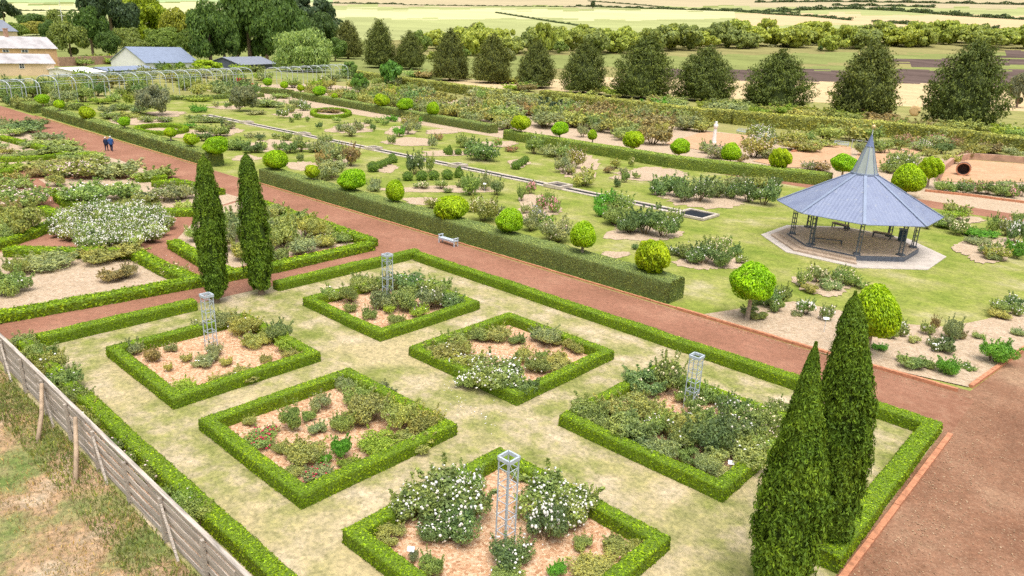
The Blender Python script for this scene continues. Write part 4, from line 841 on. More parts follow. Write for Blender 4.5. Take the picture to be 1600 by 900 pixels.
hedgerow('1180 4 1300 3 1450 5 1620 8', 5, ''); hedgerow('1300 9 1400 10 1460 12', 5, ''); hedgerow('900 10 960 12 1060 15 1150 18 1210 23', 4, ''); hedgerow('500 5 630 7', 3, ''); hedgerow('630 8 780 10 900 11', 2, '')
hedgerow('-20 17 120 17 200 15', 2.5, ''); hedgerow('775 20 890 38 930 46', 2.5, ''); hedgerow('920 2 1000 8 1060 14', 2, ''); hedgerow('1100 16 1250 20', 5, ''); hedgerow('1450 62 1530 61 1600 62', 6, '', (.15, .17, .08)); hedgerow('1200 74 1300 70 1460 68', 5, '', (.20, .20, .11)); hedgerow('200 -4 400 -6', 3, '')
T('tree', LOWT[0], 926, 13, 10, 12, (.07, .10, .05), None, 'lone tree on the far field hedgerow')

# ------------------------------------------------------------------ edgings, rill
def brickrun(pts, w, h, label, z=0):
    mb = MB()
    for a, b in zip(pts[:-1], pts[1:]):
        a, b = np.array(a), np.array(b); L = np.linalg.norm(b-a); n = max(1, int(L/.9)); d = (b-a)/L
        for k in range(n):
            c = a+d*L*(k+.5)/n; mb.box((c[0], c[1], z+h/2+.008*math.sin(k*2.1)), (L/n-.012, w, h), math.atan2(d[1], d[0])+.006*math.sin(k*1.7))
    o = mb.build('brick_edging', M['brick']); tag(o, label, 'edging'); return o
brickrun([(-70.5, 37.75), (-20.3, 37.75)], .14, .10, 'thin brick edging at the foot of the tall hedge behind the bench')
brickrun([(-140, 37.75), (-80, 37.75)], .14, .10, 'thin brick edging at the foot of the hedge beside the walking couple')
brickrun([(-20.2, 37.7), (-16.2, 37.7), (-10.9, 37.75), (-5.1, 38.0)], .2, .16, 'brick edging in front of the sandy corner bed')
brickrun([at(1516, 606)[:2], at(1600, 546)[:2], at(1720, 465)[:2]], .2, .16, 'brick edging on the plaza side of the sandy corner bed')
brickrun([(-4.28, 32.9), (-4.4, 20.3)], .2, .12, 'terracotta brick edging beside the hedge on the plaza')
brickrun([(-44.0, 12), (-44.0, 30.0), (-43.6, 33.0)], .12, .08, 'thin brick edging along the cross path')
def rill():
    o = empty('stone_rill', (0, 0, 0), 0, 'long straight stone water rill crossing the central lawn', 'water channel')
    for s in (-.66, .66):
        mb = MB(); x = -130.5
        while x < -34.1:
            mb.box((x+.74, 62.0+s, .05), (1.47, .5, .09+.008*math.sin(x))); x += 1.5
        mb.build('stone_edge', M['stone'], o)
    MB().box((-82, 62, .02), (97, .81, .03)).build('channel_water', M['water'], o)
    for px, py, sz in ((400, 192, 1.5), (487, 210, 1.5), (590, 233, 1.5), (713, 261, 1.5), (871, 293, 2.0), (1097, 336, 2.9)):
        p = at(px, py); x = p[0] if px < 1000 else -32.4
        big = px > 1000
        q = empty('stone_basin', (x, 62.0, 0), 0, f'square stone water basin on the rill', 'basin')
        h = .34 if not big else .20; t = .3
        for dx, dy, lx, ly in ((sz/2, 0, t, sz+t), (-sz/2, 0, t, sz+t), (0, sz/2, sz-t-.01, t), (0, -sz/2, sz-t-.01, t)):
            MB().box((dx, dy, h/2+.05), (lx, ly, h)).build('coping', M['stone'], q)
        MB().box((0, 0, .075), (sz-t, sz-t, .15)).build('basin_water', M['water'], q)
        register(q, 'large square stone pool' if big else 'small square stone basin', 'ending the rill' if big else 'on the rill', ('gazebo', (x, 62, 0)))
rill()

# ------------------------------------------------------------------ gazebo
def gazebo():
    cx, cy = -18.42, 62.6
    o = empty('gazebo', (cx, cy, 0), 0, 'large octagonal garden gazebo with blue-grey corrugated roof on dark lattice posts', 'gazebo')
    A = [math.radians(22.5+45*k) for k in range(8)]
    oc = lambda r: [(r*math.cos(a), r*math.sin(a)) for a in A]
    MB().prism(oc(7.1), 0, .06).build('apron', M['concrete'], o)
    # two steps on the three sides towards the lawn
    for nm, r0_, z in (('step', 6.3, .20), ('step', 5.65, .34)):
        mb = MB()
        for k in (3, 4, 5):
            a0, a1 = A[k], A[(k+1) % 8]; e = lambda r, a: (r*math.cos(a), r*math.sin(a))
            mb.prism([e(5.0, a0), e(r0_, a0), e(r0_, a1), e(5.0, a1)], .061, z)
        mb.build(nm, M['step'], o)
    MB().prism(oc(5.05), .0602, .44).build('plinth', M['darksteel'], o)
    # deck: concentric boards
    V, F, UV = [], [], []
    for k in range(8):
        a0, a1 = A[k], A[(k+1) % 8]; b = len(V)
        V += [(0, 0, .45), (5.0*math.cos(a0), 5.0*math.sin(a0), .45), (5.0*math.cos(a1), 5.0*math.sin(a1), .45)]; F.append((b, b+1, b+2)); UV += [(0, 0), (-1, 4.6), (1, 4.6)]
    me = bpy.data.meshes.new('deck'); me.from_pydata(V, [], F); me.uv_layers.new(name='UVMap')
    for i, l in enumerate(me.loops): me.uv_layers[0].data[i].uv = UV[l.vertex_index]
    me.materials.append(M['deck']); link('deck', me, o)
    ze = 3.15
    for k in range(8):
        a = A[k]; c, s = math.cos(a), math.sin(a); R = 4.62
        p = empty('post', (R*c, R*s, .45), a); p.parent = o
        mb = MB()
        for ox, oy in ((-.16, 0), (.16, 0), (0, .24)):
            mb.bar((ox, oy, .1), (ox*1., oy, ze-.5), .07)
        for z in (.5, .9, 1.3, 1.7, 2.1, 2.5):
            mb.bar((-.16, 0, z), (.16, 0, z+.02), .045); mb.bar((0, .24, z+.1), (.16, 0, z+.1), .04); mb.bar((-.16, 0, z+.1), (0, .24, z+.1), .04)
        mb.build('lattice_upright', M['darksteel'], p)
        MB().box((0, .06, .06), (.52, .5, .12)).build('post_base', M['darksteel'], p)
    mb = MB()
    for k in range(8):
        mb.bar((4.62*math.cos(A[k]), 4.62*math.sin(A[k]), ze+.42), (4.62*math.cos(A[(k+1) % 8]), 4.62*math.sin(A[(k+1) % 8]), ze+.42), .12, .2)
    mb.build('ring_beam', M['darksteel'], o)
    Re, Rt, zt = 6.25, .98, 5.98
    V, F, UV = [], [], []
    for k in range(8):
        a0, a1 = A[k], A[(k+1) % 8]; b = len(V); ww = Re*math.sin(math.radians(22.5))
        for r, a, z in ((Re, a0, ze), (Re, a1, ze), (Rt, a1, zt), (Rt, a0, zt)): V.append((r*math.cos(a), r*math.sin(a), z))
        UV += [(-ww, 0), (ww, 0), (ww*Rt/Re, 5), (-ww*Rt/Re, 5)]; F.append((b, b+1, b+2, b+3))
        for r, a, z in ((Re, a0, ze-.05), (Re, a1, ze-.05), (Rt, a1, zt-.05), (Rt, a0, zt-.05)): V.append((r*math.cos(a), r*math.sin(a), z))
        F.append((b+7, b+6, b+5, b+4)); F.append((b+4, b+5, b+1, b)); UV += [(-ww, 0), (ww, 0), (ww*Rt/Re, 5), (-ww*Rt/Re, 5)]
    me = bpy.data.meshes.new('roof'); me.from_pydata(V, [], F); me.uv_layers.new(name='UVMap')
    for i, l in enumerate(me.loops): me.uv_layers[0].data[i].uv = UV[l.vertex_index]
    me.materials.append(M['corrugated']); me.materials.append(M['white'])
    for i, pl in enumerate(me.polygons): pl.material_index = int(i % 3 == 1)  # white underside added to bounce light onto the deck
    rf = link('roof', me, o)
    for k in range(8):
        c, s = math.cos(A[k]), math.sin(A[k]); MB().bar((Re*c*1.003, Re*s*1.003, ze+.035), (Rt*c, Rt*s, zt+.035), .22, .06).build('ridge_cap', M['zinc'], rf)
    MB().lathe([(1.06, zt-.02), (1.06, zt+.12), (.98, zt+.12)], 8).build('lantern_collar', M['zinc'], o).rotation_euler = (0, 0, A[0])
    lm = MB(); n = 8; V = [(r*math.cos(a), r*math.sin(a), z) for r, z in ((.93, zt+.1), (.28, 8.22)) for a in A]
    lm.add(V, [(k, (k+1) % 8, 8+(k+1) % 8, 8+k) for k in range(8)]); lg = lm.build('lantern_glass', M['lampglass'], o)
    gb = MB()
    for k in range(8): gb.bar((.95*math.cos(A[k]), .95*math.sin(A[k]), zt+.12), (.29*math.cos(A[k]), .29*math.sin(A[k]), 8.22), .05)
    gb.build('glazing_bar', M['zinc'], lg)
    MB().lathe([(.34, 8.2), (.30, 8.26), (.05, 9.1), (.03, 9.12)], 8).build('spire', M['spire'], o)
    fp = MB().tube([(0, 0, 9.0), (0, 0, 9.6)], [.035, .03], 8).build('finial_pole', M['white_steel'], o)
    MB().lathe([(.02, 9.55), (.12, 9.6), (.17, 9.72), (.12, 9.84), (.02, 9.89)], 14).build('finial_ball', M['gold'], fp, True)
    return cx, cy
GX, GY = gazebo()
def plain_bench(x, y, z, rz, label, L=1.7, mat='darksteel', back=False, arms=False, name='bench', wood='step'):
    o = empty(name, (x, y, z), rz, label, 'bench')
    mb = MB()
    for k in range(4): mb.box((0, -.165+.11*k, .44), (L, .095, .04))
    mb.build('seat', M[wood], o)
    for sx in (-1, 1):
        for sy in (-1, 1):
            MB().box((sx*(L/2-.08), sy*.18, (.21 if not arms else .31)), (.07, .07, .42 if not arms else .62)).build('leg', M[mat], o)
        if arms: MB().box((sx*(L/2-.08), 0, .645), (.09, .5, .05)).build('armrest', M[mat], o)
    mb = MB().box((0, .18, .36), (L-.24, .04, .08)).box((0, -.18, .36), (L-.24, .04, .08)); mb.build('rail', M[mat], o)
    if back:
        mb = MB().box((0, .2, .88), (L, .04, .07)).box((0, .2, .6), (L, .04, .06))
        for k in range(9): mb.box((-L/2+.12+k*(L-.24)/8, .2, .74), (.05, .025, .22))
        mb.build('backrest', M[mat], o)
    return o
plain_bench(GX-1.0, GY-2.6, .45, .45, 'low brown bench inside the gazebo by the front steps', 2.2)
plain_bench(GX+1.4, GY+3.2, .45, .1, 'low dark bench inside the gazebo on the far side', 1.5)
plain_bench(GX-2.2, GY+3.6, .45, -.3, 'dark bench at the back of the gazebo deck', 1.5)
o = empty('litter_bin', (GX+2.9, GY+3.4, .45), .3, 'dark blue box-shaped bin standing inside the gazebo', 'bin')
MB().box((0, 0, .5), (.55, .55, .9)).build('bin_body', M['dark_green_bin'], o); MB().box((0, 0, .99), (.62, .62, .08)).build('bin_lid', M['darksteel'], o); MB().box((0, 0, .025), (.5, .5, .05)).build('bin_base', M['darksteel'], o)
bp = (at(684, 380)+at(717, 384))/2
plain_bench(bp[0], 36.9, 0, 0, 'pale blue-grey backless bench with armrests against the tall hedge', 1.85, 'bench', False, True, 'garden_bench', 'bench')
p = at(1160, 209); plain_bench(p[0], p[1], 0, -.4, 'pale grey bench before the boundary hedge beside white roses', 3.0, 'bench', True, True, 'garden_bench', 'bench')
p = at(1314, 229); plain_bench(p[0], p[1], 0, .1, 'pale blue bench on the red earth square', 2.4, 'bench', True, True, 'garden_bench', 'bench')
p = at(636, 171); plain_bench(p[0], p[1], 0, 0, 'pale blue bench half hidden behind the hedge between ball trees', 2.0, 'bench', True, True, 'garden_bench', 'bench')

# ------------------------------------------------------------------ trellis towers
def trellis(x, y, H, label, rz=0.0):
    o = empty('trellis', (x, y, 0), rz, label, 'trellis', 'grey metal rose trellises'); w = .21
    for sx in (-1, 1):
        for sy in (-1, 1): MB().bar((sx*w, sy*w, -.02), (sx*w, sy*w, H-.1), .034).build('upright', M['trellis'], o)
    mb = MB()
    for a, b in (((-1, -1), (1, -1)), ((1, -1), (1, 1)), ((1, 1), (-1, 1)), ((-1, 1), (-1, -1))): mb.bar((a[0]*.23, a[1]*.23, H), (b[0]*.23, b[1]*.23, H), .06, .12)
    mb.build('top_frame', M['trellis'], o)
    n = 5
    for i in range(1, n+1):
        mb = MB(); z = H*i/(n+.6); z2 = H*(i-1)/(n+.6)+.12
        for a, b in (((-1, -1), (1, -1)), ((1, -1), (1, 1)), ((1, 1), (-1, 1)), ((-1, 1), (-1, -1))):
            mb.bar((a[0]*w, a[1]*w, z), (b[0]*w, b[1]*w, z), .02)
            if i in (2, 4, 5): mb.bar((a[0]*w, a[1]*w, z2), (b[0]*w, b[1]*w, z), .012)
        mb.build('cross_bar', M['trellis'], o)
for (px, py), H, lb in (((331, 547), 2.85, 'grey metal trellis tower in the sparse woodchip bed by the fence'), ((606, 475), 3.0, 'grey metal trellis tower in the bed nearest the path bench'), ((1078, 638), 2.5, 'grey metal trellis tower in the overgrown bed beside front cypresses'), ((789, 852), 3.15, 'grey metal trellis tower among the tall white roses')):
    p = at(px, py); trellis(p[0], p[1], H, lb.replace('nearest the', 'closest to the'))

# ------------------------------------------------------------------ wooden fence with props
def fence():
    y = 7.1; o = empty('wooden_fence', (0, 0, 0), 0, 'long weathered grey paling fence bounding the front garden', 'fence'); H = 1.65
    for k in range(8):
        mb = MB(); x = -75.0
        while x < -7:
            L = 5.4; mb.box((x+L/2, y+.03*math.sin(k*3.1+x), .22+k*.195+.012*math.sin(x*1.3+k)), (L-.02, .035, .182)); x += L
        mb.build('board', M['timber'], o)
    k = 0; x = -74.0
    while x < -7:
        MB().box((x, y-.09, .78), (.11, .1, 1.62), .02*math.sin(x)).build('post', M['timber'], o)
        if k % 2 == 0: MB().bar((x+.1, y-.13, 1.45), (x+1.1, y-.2, 0), .07).build('brace', M['timber'], o)
        x += 2.7; k += 1
    MB().box((-41, y, 1.73), (68, .13, .05)).build('capping', M['timber'], o)
fence()
for (a, b, lb) in (((58, 692), (80, 600), 'leaning timber pole propping the fence, the farther one'), ((118, 755), (133, 652), 'leaning timber pole propping the fence, the closer one')):
    p, q = at(*a), at(*b, 1.5)
    o = MB().tube([(p[0], p[1], -.05), (p[0]*.5+q[0]*.5, 6.58, .75), (q[0], 6.93, 1.62)], [.085, .08, .07], 9).build('fence_prop', M['prop'], None, True); tag(o, lb, 'prop')
def tufts(name, x0, x1, y0, y1, n, hmin, hmax, col, sizek=.5):
    x = x0+(x1-x0)*rng.random(n); y = y0+(y1-y0)*rng.random(n)**1.0; m = (np.sin(x*1.1+y)+np.sin(x*.37-y*.9)+rng.normal(size=n)*2.2) > -.6; x, y = x[m], y[m]; n = len(x)
    h = hmin+(hmax-hmin)*rng.random(n)**1.5; P = np.stack([x, y, h*.5], 1); a = rng.random(n)*6.28
    V, F = leaves(P, np.stack([np.cos(a), np.sin(a), np.full(n, .25)], 1), h*.55, .22, .3, along=np.tile((0, 0, 1.), (n, 1)))
    o = mk(name, V, F, [LEAF]); o.color = (*col, 1); o['kind'] = 'stuff'; return o
tufts('weeds', -50, -10, 5.6, 7.0, 24000, .04, .22, (.17, .205, .06)); tufts('dry_grass', -50, -10, 4.0, 6.9, 20000, .03, .18, (.30, .235, .125)); tufts('grass', -45, -8, -3, 5, 26000, .03, .12, (.24, .24, .09)); tufts('grass', -45, -8, -3, 4.5, 15000, .03, .1, (.40, .30, .18))
tufts('grass', -39.2, -4.5, 8.9, 32, 60000, .012, .05, (.20, .25, .045)); tufts('grass', -39.2, -4.5, 8.9, 32, 40000, .01, .04, (.40, .33, .19))
def flakes(name, spots, n, size, col, mat):
    P = []
    for x, y, sx, sy, a in spots:
        q = rng.normal(size=(n, 2))*np.array((sx, sy)); ca, sa = math.cos(a), math.sin(a); P.append(np.stack([x+ca*q[:, 0]-sa*q[:, 1], y+sa*q[:, 0]+ca*q[:, 1], np.full(n, .03)], 1))
    P = np.concatenate(P); V, F = leaves(P, np.tile((0, 0, 1.), (len(P), 1)), size, .7, .3); o = mk(name, V, F, [mat]); o.color = (*col, 1); o['kind'] = 'stuff'
flakes('fallen_petals', [(*at(725, 632)[:2], 1.2, .35, -.2), (*at(300, 415)[:2], 2.2, .8, .3), (*at(820, 880)[:2], 1.5, 1.0, 0), (*at(780, 600)[:2], 1.5, 1.0, 0), (*at(1100, 318)[:2], 5, .8, 0), (*at(1100, 720)[:2], 1.5, .4, 0)], 45, .03, (.85, .8, .76), PETAL)
flakes('leaf_litter', [(-3.4, 27, .5, 5, 0), (-2.6, 24, 1.2, 5, 0), (-1, 30, 2.5, 4, 0), (-30, 37.3, 14, .15, 0), (-90, 37.3, 25, .15, 0), (-13, 37.2, 5, .25, 0), (-41, 20, 1.3, 7, 0)], 420, .03, (.42, .29, .17), PETAL)
sheet('fence_mulch', rect(-38.2, 7.15, -8, 7.95), .009, M['woodchip'])

# ------------------------------------------------------------------ plant labels on stakes, small signs
def stake(px, py, label, hgt=.5, w=.22):
    p = at(px, py); o = empty('plant_label', (p[0], p[1], 0), -YAW*0+.6, label, 'sign')
    MB().box((0, 0, hgt/2), (.025, .025, hgt)).build('stake', M['white_steel'], o); mb = MB(); mb.add([(-w/2, -.05, hgt-.02), (w/2, -.05, hgt-.02), (w/2, .06, hgt+.08), (-w/2, .06, hgt+.08), (-w/2, -.055, hgt-.035), (w/2, -.055, hgt-.035), (w/2, .055, hgt+.065), (-w/2, .055, hgt+.065)], [(0, 1, 2, 3), (7, 6, 5, 4), (0, 4, 5, 1), (1, 5, 6, 2), (2, 6, 7, 3), (3, 7, 4, 0)]); mb.build('plate', M['label'], o)
for px, py, lb in ((1287, 520, 'white plant label on a stake in the corner bed beside the cypress tip'), (757, 300, 'white plant label on a tall stake on the lawn near golden balls'), (1458, 550, 'white plant label before the dark white-flowered bush, corner bed'), (642, 876, 'white plant label in the front white rose bed'), (970, 674, 'small white plant label in the overgrown square bed'), (1140, 738, 'white plant label at the near corner of the overgrown bed'), (1588, 384, 'white plant label among white roses beside the gazebo'), (992, 838, 'thin white plant stake against the front bed hedge'), (243, 540, 'small white plant label in the sparse woodchip bed')):
    stake(px, py, lb, .85 if px in (1287, 757) else .4, .32 if px in (1287, 757) else .22)

# ------------------------------------------------------------------ things of the back garden
def simple(name, label, cat, p): return empty(name, (p[0], p[1], ground_z(p[0], p[1])), 0, label, cat)
p = at(1115, 225); o = simple('statue', 'white slender stone statue on the red earth before the boundary hedge', 'statue', p)
k = mpp(p); H = 33*k*1.05
MB().lathe([(.42, 0), (.42, H*.1), (.36, H*.12), (.30, H*.35), (.26, H*.62), (.24, H*.66)], 12).build('pedestal', M['white'], o)
MB().lathe([(.24, H*.66), (.34, H*.76), (.38, H*.86), (.20, H*.9), (.22, H*.94), (.26, H*.98), (.1, H)], 12).build('figure', M['white'], o, True)
p = at(776, 153); o = simple('sign_post', 'small white sign on a post before the boundary hedge', 'sign', p); MB().box((0, 0, 1.0), (.14, .14, 2.0)).build('post', M['white'], o); MB().box((0, -.1, 1.9), (.75, .06, .7), .5).build('sign_board', M['white'], o)
sheet('red_court', pixpoly('1225 262 1175 252 1290 224 1330 230 1330 262'), nz(), M['terracotta']); sheet('red_court', pixpoly('1040 225 1100 206 1170 212 1200 222 1120 240'), nz(), M['terracotta'])
sheet('red_court', pixpoly('1330 262 1390 262 1420 245 1450 232 1400 232 1340 240'), nz(), M['terracotta'])
brickrun([at(1238, 238)[:2], at(1292, 224)[:2]], .4, .3, 'red brick edging on the earth square behind the hedge')
brickrun([at(1445, 299)[:2], at(1520, 307)[:2], at(1620, 320)[:2]], .35, .25, 'brick edging under the pink rose border')
# sunken brick pit with a drain pipe mouth
sheet('pit_floor', pixpoly('1466 283 1480 262 1510 250 1620 258 1620 284 1540 288'), nz(), M['terracotta'])
pts = [at(*q)[:2] for q in ((1466, 283), (1472, 268), (1490, 254), (1515, 249), (1560, 252), (1620, 257))]
mb = MB()
for a, b in zip(pts[:-1], pts[1:]): mb.bar((a[0], a[1], .5), (b[0], b[1], .5), .5, 1.0)
tag(mb.build('brick_retaining_wall', M['brickwall']), 'low curved brick retaining wall around the terracotta pit', 'wall')
p = at(1503, 274); o = empty('barrel', (p[0], p[1], 1.35), 0, 'round dark barrel lying open in the terracotta pit', 'barrel'); r = 10.5*mpp(p)
q = Vector((-p[0], -p[1], 0)).normalized(); o.rotation_euler = q.to_track_quat('Z', 'Y').to_euler(); o.location = (p[0], p[1], r*.98)
MB().lathe([(r*.86, -1.2), (r, -.4), (r*.96, .5), (r*.8, .5), (r*.8, -.9), (.02, -.9)], 24).build('barrel_body', M['terracotta_pot'], o, True)
MB().lathe([(r*.8, .502), (r*.97, .502), (r*.97, .58), (r*.82, .58), (r*.8, .502)], 24, (0, 0, 0), False).build('rim', M['brick'], o)
p = at(1355, 236); o = simple('rail_frame', 'thin grey post-and-rail frame behind the gazebo roof', 'frame', p)
for dx in (-2.6, 0, 2.6): MB().box((dx, 0, .75), (.09, .09, 1.5)).build('post', M['steel'], o)
MB().box((0, 0, 1.54), (5.6, .08, .08)).build('rail', M['steel'], o)
# ground outside: hay bale
p = at(1428, 181); o = empty('hay_bale', (p[0], p[1], p[2]), 0, 'round straw bale on the stubble between the last two conifers', 'bale'); r = 8*mpp(p)
mb = MB().lathe([(r*.9, -r*.8), (r, -r*.7), (r, r*.7), (r*.9, r*.8), (r*.5, r*.78), (.05, r*.8)], 22); bb = mb.build('bale_body', M['straw'], o, True); q = Vector((-p[0], -p[1], 0)).normalized(); bb.rotation_euler = q.to_track_quat('Z', 'Y').to_euler(); bb.location = (0, 0, r)

# ------------------------------------------------------------------ metal rose arbours
def arbour(A, Bp, n, W, H, label):
    a, b = np.array(A[:2]), np.array(Bp[:2]); L = np.linalg.norm(b-a); d = (b-a)/L
    o = empty('rose_arbour', (a[0], a[1], 0), math.atan2(d[1], d[0]), label, 'arbour')
    pts = []
    for t in np.linspace(0, 1, 8):
        th = math.pi*t; pts.append((W/2*math.cos(th)*1.0, H*.72+H*.28*math.sin(th)))
    for i in range(n):
        x = L*i/(n-1); mb = MB(); full = [(W/2, 0)]+pts+[(-W/2, 0)]
        mb.tube([(x, y, z) for y, z in full], [.075]*len(full), 6); mb.build('arch', M['steel'], o)
    for j in (0, 2, 4, 5, 7):
        y, z = pts[j]; MB().tube([(0, y, z), (L, y, z)], [.045, .045], 6).build('purlin', M['steel'], o)
arbour(at(-70, 172), at(52, 163), 6, 4.5, 4.6, 'curved pale metal rose arbour section at the garden edge')
arbour(at(78, 162), at(383, 137), 16, 5.0, 5.2, 'longest pale metal rose arbour below the white shed')
arbour(at(428, 136), at(533, 125), 8, 5.0, 5.2, 'short pale metal rose arbour below the willow')
p = at(378, 135); o = simple('red_gate', 'bright red painted timber gate at the arbour gap', 'gate', p); k = mpp(p)
for dx in (-1.6, -.8, 0, .8, 1.6): MB().box((dx, dx*.2, 1.1), (.3, .2, 2.2)).build('upright', M['redpaint'], o)
for z in (.5, 1.2, 1.9): MB().box((0, -.2, z), (3.8, .12, .22), .2).build('rail', M['redpaint'], o)
o = copy_tree(o); p = at(395, 138); o.location = p; o['label'] = 'low red painted timber fence piece beside the red gate'; o['category'] = 'fence'; o.scale = (1.2, 1, .6); o.name = 'red_fence'

# ------------------------------------------------------------------ buildings
def gable(name, label, p0, p1, depth, wh, rh, wall, roof, over=.4, wins=(), chim=None, ridge_end=0):
    """p0,p1: ground line of the wall facing the camera; depth runs away from it"""
    a, b = np.array(p0[:2]), np.array(p1[:2]); L = np.linalg.norm(b-a); d = (b-a)/L
    o = empty(name, (a[0], a[1], 0), math.atan2(d[1], d[0]), label, 'building')
    mb = MB(); D = depth; w = wh
    V = [(0, 0, 0), (L, 0, 0), (L, D, 0), (0, D, 0), (0, 0, w), (L, 0, w), (L, D, w), (0, D, w), (0, D/2, w+rh), (L, D/2, w+rh)]
    mb.add(V, [(0, 1, 5, 4), (2, 3, 7, 6), (1, 2, 6, 9, 5), (3, 0, 4, 8, 7)]); mb.build('wall', M[wall], o)
    sl = rh/(D/2); rf = MB()
    for s in (0, 1):
        y0 = -over if s == 0 else D+over; z0 = w-over*sl
        V = [(-over, y0, z0+.05), (L+over, y0, z0+.05), (L+over-ridge_end, D/2, w+rh+.05), (-over, D/2, w+rh+.05), (-over, y0, z0+.2), (L+over, y0, z0+.2), (L+over-ridge_end, D/2, w+rh+.2), (-over, D/2, w+rh+.2)]
        rf.add(V, [(0, 1, 2, 3), (7, 6, 5, 4), (0, 4, 5, 1), (1, 5, 6, 2), (3, 7, 4, 0)])
    r = rf.build('roof', M[roof], o)
    if chim:
        for (x, y, h) in chim: MB().box((x, y, w+rh+h/2-.6), (1.1, .9, h)).box((x, y, w+rh+h-.5), (1.3, 1.1, .25)).build('chimney', M['brickwall' if wall == 'sandstone' else 'white'], r)
    for (x, z, ww, hh) in wins:
        f = MB().box((x, -.04, z), (ww, .1, hh)).build('window', M['white'], o)
        mbp = MB()
        for i in (-1, 1):
            for j in (-1, 1): mbp.box((x+i*ww*.22, -.1, z+j*hh*.22), (ww*.36, .03, hh*.36))
        mbp.build('pane', M['glassdark'], f)
    return o
def height_px(p, h): return h*mpp(p)
pa, pb = at(-130, 119), at(87, 118)
k = mpp(pb); gable('stone_outbuilding', 'cream rendered outbuilding with weathered grey roof in front of the sandstone house', pa, pb, 9, 20*k*.9, 12*k, 'render', 'tile_old', wins=((np.linalg.norm(pb-pa)*.62+4, 2.6, 1.3, 1.5),))
pa, pb = at(-130, 106), at(92, 103)
k = mpp(pb); gable('sandstone_house', 'long sandstone house with weathered grey roof and brick chimney', pa, pb, 11, 30*k*.9, 15*k, 'sandstone', 'tile_old', wins=((np.linalg.norm(pb-pa)*.61, 29*k*.78, 2.0, .9), (np.linalg.norm(pb-pa)*.75, 29*k*.78, 2.2, .9)), chim=((np.linalg.norm(pb-pa)*.70, 5.5, 3.0),))
pa, pb = at(-120, 84), at(32, 82)
k = mpp(pb); gable('white_house', 'tall pale house with dark slate roof and white chimneys', pa, pb, 14, 32*k, 15*k, 'render', 'slate', chim=((np.linalg.norm(pb-pa)*.80, 7, 8), (np.linalg.norm(pb-pa)*.93, 7, 6.5)))
pa, pb = at(228, 107), at(310, 105)
k = mpp(pb); gable('white_shed', 'whitewashed shed with pale blue-grey gable roof', pa, pb, 17, 9*k, 20*k, 'whitewall', 'zinc')
pa, pb = at(128, 121), at(165, 119)
k = mpp(pb); gable('low_shed', 'low shed with flat bright white roof by the arbour', pa, pb, 14, 6*k, 1.0, 'whitewall', 'whiteroof')
pa, pb = at(168, 117), at(243, 112)
k = mpp(pb); gable('shade_house', 'long low grey shade house between the two white sheds', pa, pb, 8, 5*k, .8, 'glasshouse', 'zinc')
pa, pb = at(376, 110), at(432, 107)
k = mpp(pb); gable('dark_shed', 'dark slate-coloured shed under the elms beside the willow', pa, pb, 14, 9*k, 9*k, 'darkshed', 'slate')
pa, pb = at(92, 104), at(225, 97); a, b = np.array(pa), np.array(pb); mb = MB(); mb.bar((a[0], a[1], 1.6), (b[0], b[1], 1.6), .6, 3.2); tag(mb.build('brick_wall', M['brickwall']), 'old pinkish brick wall between the sandstone house and white shed', 'wall')
p = at(103, 72); o = simple('flagpole', 'tall thin white flagpole with a crossbar among the trees', 'flagpole', p); k = mpp(p); H = 72*k
MB().tube([(0, 0, 0), (0, 0, H*.55), (0, 0, H*1.08)], [.28, .22, .1], 8).build('pole', M['white'], o); MB().bar((-2.6*cY, -2.6*sY, H*.62), (2.6*cY, 2.6*sY, H*.62), .22).build('crossbar', M['white'], o)
p = at(78, 18); o = simple('field_post', 'small white mast standing in the far pale field', 'mast', p); MB().tube([(0, 0, 0), (0, 0, 9*mpp(p))], [.5, .3], 6).build('pole', M['white'], o); MB().bar((-3, 0, 8*mpp(p)), (3, 0, 8*mpp(p)), .4).build('crossbar', M['white'], o)

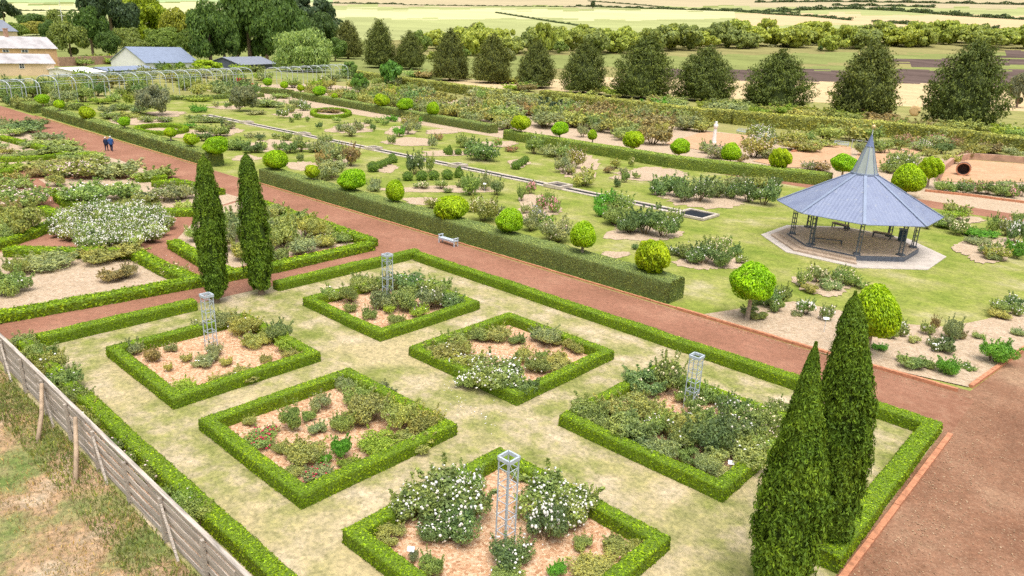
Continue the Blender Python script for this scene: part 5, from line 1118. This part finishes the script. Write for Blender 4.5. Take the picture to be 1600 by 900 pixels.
# ------------------------------------------------------------------ the couple on the path
def person(x, y, rz, label, H, coat, legs, step=.16):
    o = empty('person', (x, y, 0), rz, label, 'person'); s = H/1.7
    J = {'pel': (0, 0, .92), 'wai': (0, .01, 1.08), 'che': (0, 0, 1.30), 'nec': (0, 0, 1.46), 'hea': (0, .02, 1.56), 'top': (0, .02, 1.66)}
    R = {'pel': .165, 'wai': .145, 'che': .17, 'nec': .06, 'hea': .10, 'top': .075}
    E = [('pel', 'wai'), ('wai', 'che'), ('che', 'nec'), ('nec', 'hea'), ('hea', 'top')]
    for sd_, k in ((-1, 'l'), (1, 'r')):
        st = step*sd_
        for nm, pos, r in (('hip', (sd_*.09, 0, .86), .11), ('kne', (sd_*.10, st*.5+.03, .48), .075), ('ank', (sd_*.10, st, .09), .05), ('toe', (sd_*.11, st+.16, .04), .045),
                           ('sho', (sd_*.19, 0, 1.38), .075), ('elb', (sd_*.25, -.03-st*.3, 1.10), .058), ('wri', (sd_*.24, .08-st*.6, .88), .042), ('han', (sd_*.23, .12-st*.6, .79), .042)):
            J[nm+k] = pos; R[nm+k] = r
        E += [('pel', 'hip'+k), ('hip'+k, 'kne'+k), ('kne'+k, 'ank'+k), ('ank'+k, 'toe'+k), ('che', 'sho'+k), ('sho'+k, 'elb'+k), ('elb'+k, 'wri'+k), ('wri'+k, 'han'+k)]
    names = list(J); me = bpy.data.meshes.new('body'); me.from_pydata([tuple(c*s for c in J[n]) for n in names], [(names.index(a), names.index(b)) for a, b in E], [])
    b = link('body', me); md = b.modifiers.new('skin', 'SKIN'); sv = me.skin_vertices[0].data
    for i, n in enumerate(names): sv[i].radius = (R[n]*s, R[n]*s)
    sv[0].use_root = True
    ss = b.modifiers.new('sub', 'SUBSURF'); ss.levels = 2; ss.render_levels = 2
    dg = bpy.context.evaluated_depsgraph_get(); m2 = bpy.data.meshes.new_from_object(b.evaluated_get(dg)); bpy.data.objects.remove(b)
    for mm in ('skin', coat, legs, 'darksteel'): m2.materials.append(M[mm])
    for pl in m2.polygons:
        c = pl.center/s; pl.use_smooth = True
        pl.material_index = 0 if c.z > 1.46 or (abs(c.x) > .17 and c.z < .87) else (1 if c.z > .74 else (2 if c.z > .1 else 3))
    link('body', m2, o)
    hm = MB().lathe([(.02, 1.60), (.095, 1.56), (.112, 1.62), (.10, 1.685), (.055, 1.72), (.01, 1.725)], 12, (0, 0, 0)); h = hm.build('hair', M['hair'], o, True); h.scale = (s, s, s); h.location = (0, -.005, 0)
    cm = MB().lathe([(.215, .70), (.205, .95), (.185, 1.12), (.205, 1.32), (.16, 1.43), (.07, 1.47)], 14); c = cm.build('jacket', M[coat], o, True); c.scale = (s*1.02, s*.82, s)
    return o
p = at(167, 236); person(p[0], p[1], .95, 'person with white hair in a long black coat walking arm in arm', 1.7, 'navy', 'navy')
q = p+RIGHT*np.array((1, 1, 0))*.62; person(q[0], q[1], .95, 'person with white hair in a bright blue jacket walking away', 1.82, 'blue', 'navy', -.16)

# ------------------------------------------------------------------ labels of the plants
ORD = ['first', 'second', 'third', 'fourth', 'fifth', 'sixth', 'seventh', 'eighth', 'ninth', 'tenth', 'eleventh', 'twelfth', 'thirteenth', 'fourteenth', 'fifteenth', 'sixteenth', 'seventeenth', 'eighteenth', 'nineteenth', 'twentieth']
def ordinal(i):
    if i < 20: return ORD[i]
    t = ['', '', 'twenty', 'thirty', 'forty', 'fifty', 'sixty'][(i+1)//10]
    return t+'-'+ORD[(i+1) % 10-1] if (i+1) % 10 else {20: 'twentieth', 30: 'thirtieth', 40: 'fortieth', 50: 'fiftieth'}[i+1]
groups = {}
for o, base, zone, od in REG: groups.setdefault((base, zone), []).append((o, od))
for (base, zone), L in groups.items():
    how = L[0][1][0]
    key = {'fence': lambda e: e[1][1][1], 'corner': lambda e: e[1][1][0], 'path': lambda e: abs(e[1][1][1]-35)+.001*e[1][1][0], 'gazebo': lambda e: math.hypot(e[1][1][0]-GX, e[1][1][1]-GY), 'ends': lambda e: -e[1][1][0]}[how]
    word = {'fence': 'from the fence', 'corner': 'from the fence corner', 'path': 'from the red path', 'gazebo': 'from the gazebo', 'ends': 'from the plaza'}[how]
    L.sort(key=key)
    z = zone if zone.split()[0] in ('in', 'on', 'beside', 'ending', 'at', 'scattered') else 'in '+zone
    for i, (o, od) in enumerate(L):
        lab = f'{base} {z}'
        if len(L) > 1: lab = f'{base}, {ordinal(i)} {word}, {z}'
        o['label'] = lab
        o['group'] = ('roses' if 'rose' in base else 'plants')+' of '+zone if how != 'ends' else 'ball-headed trees '+zone
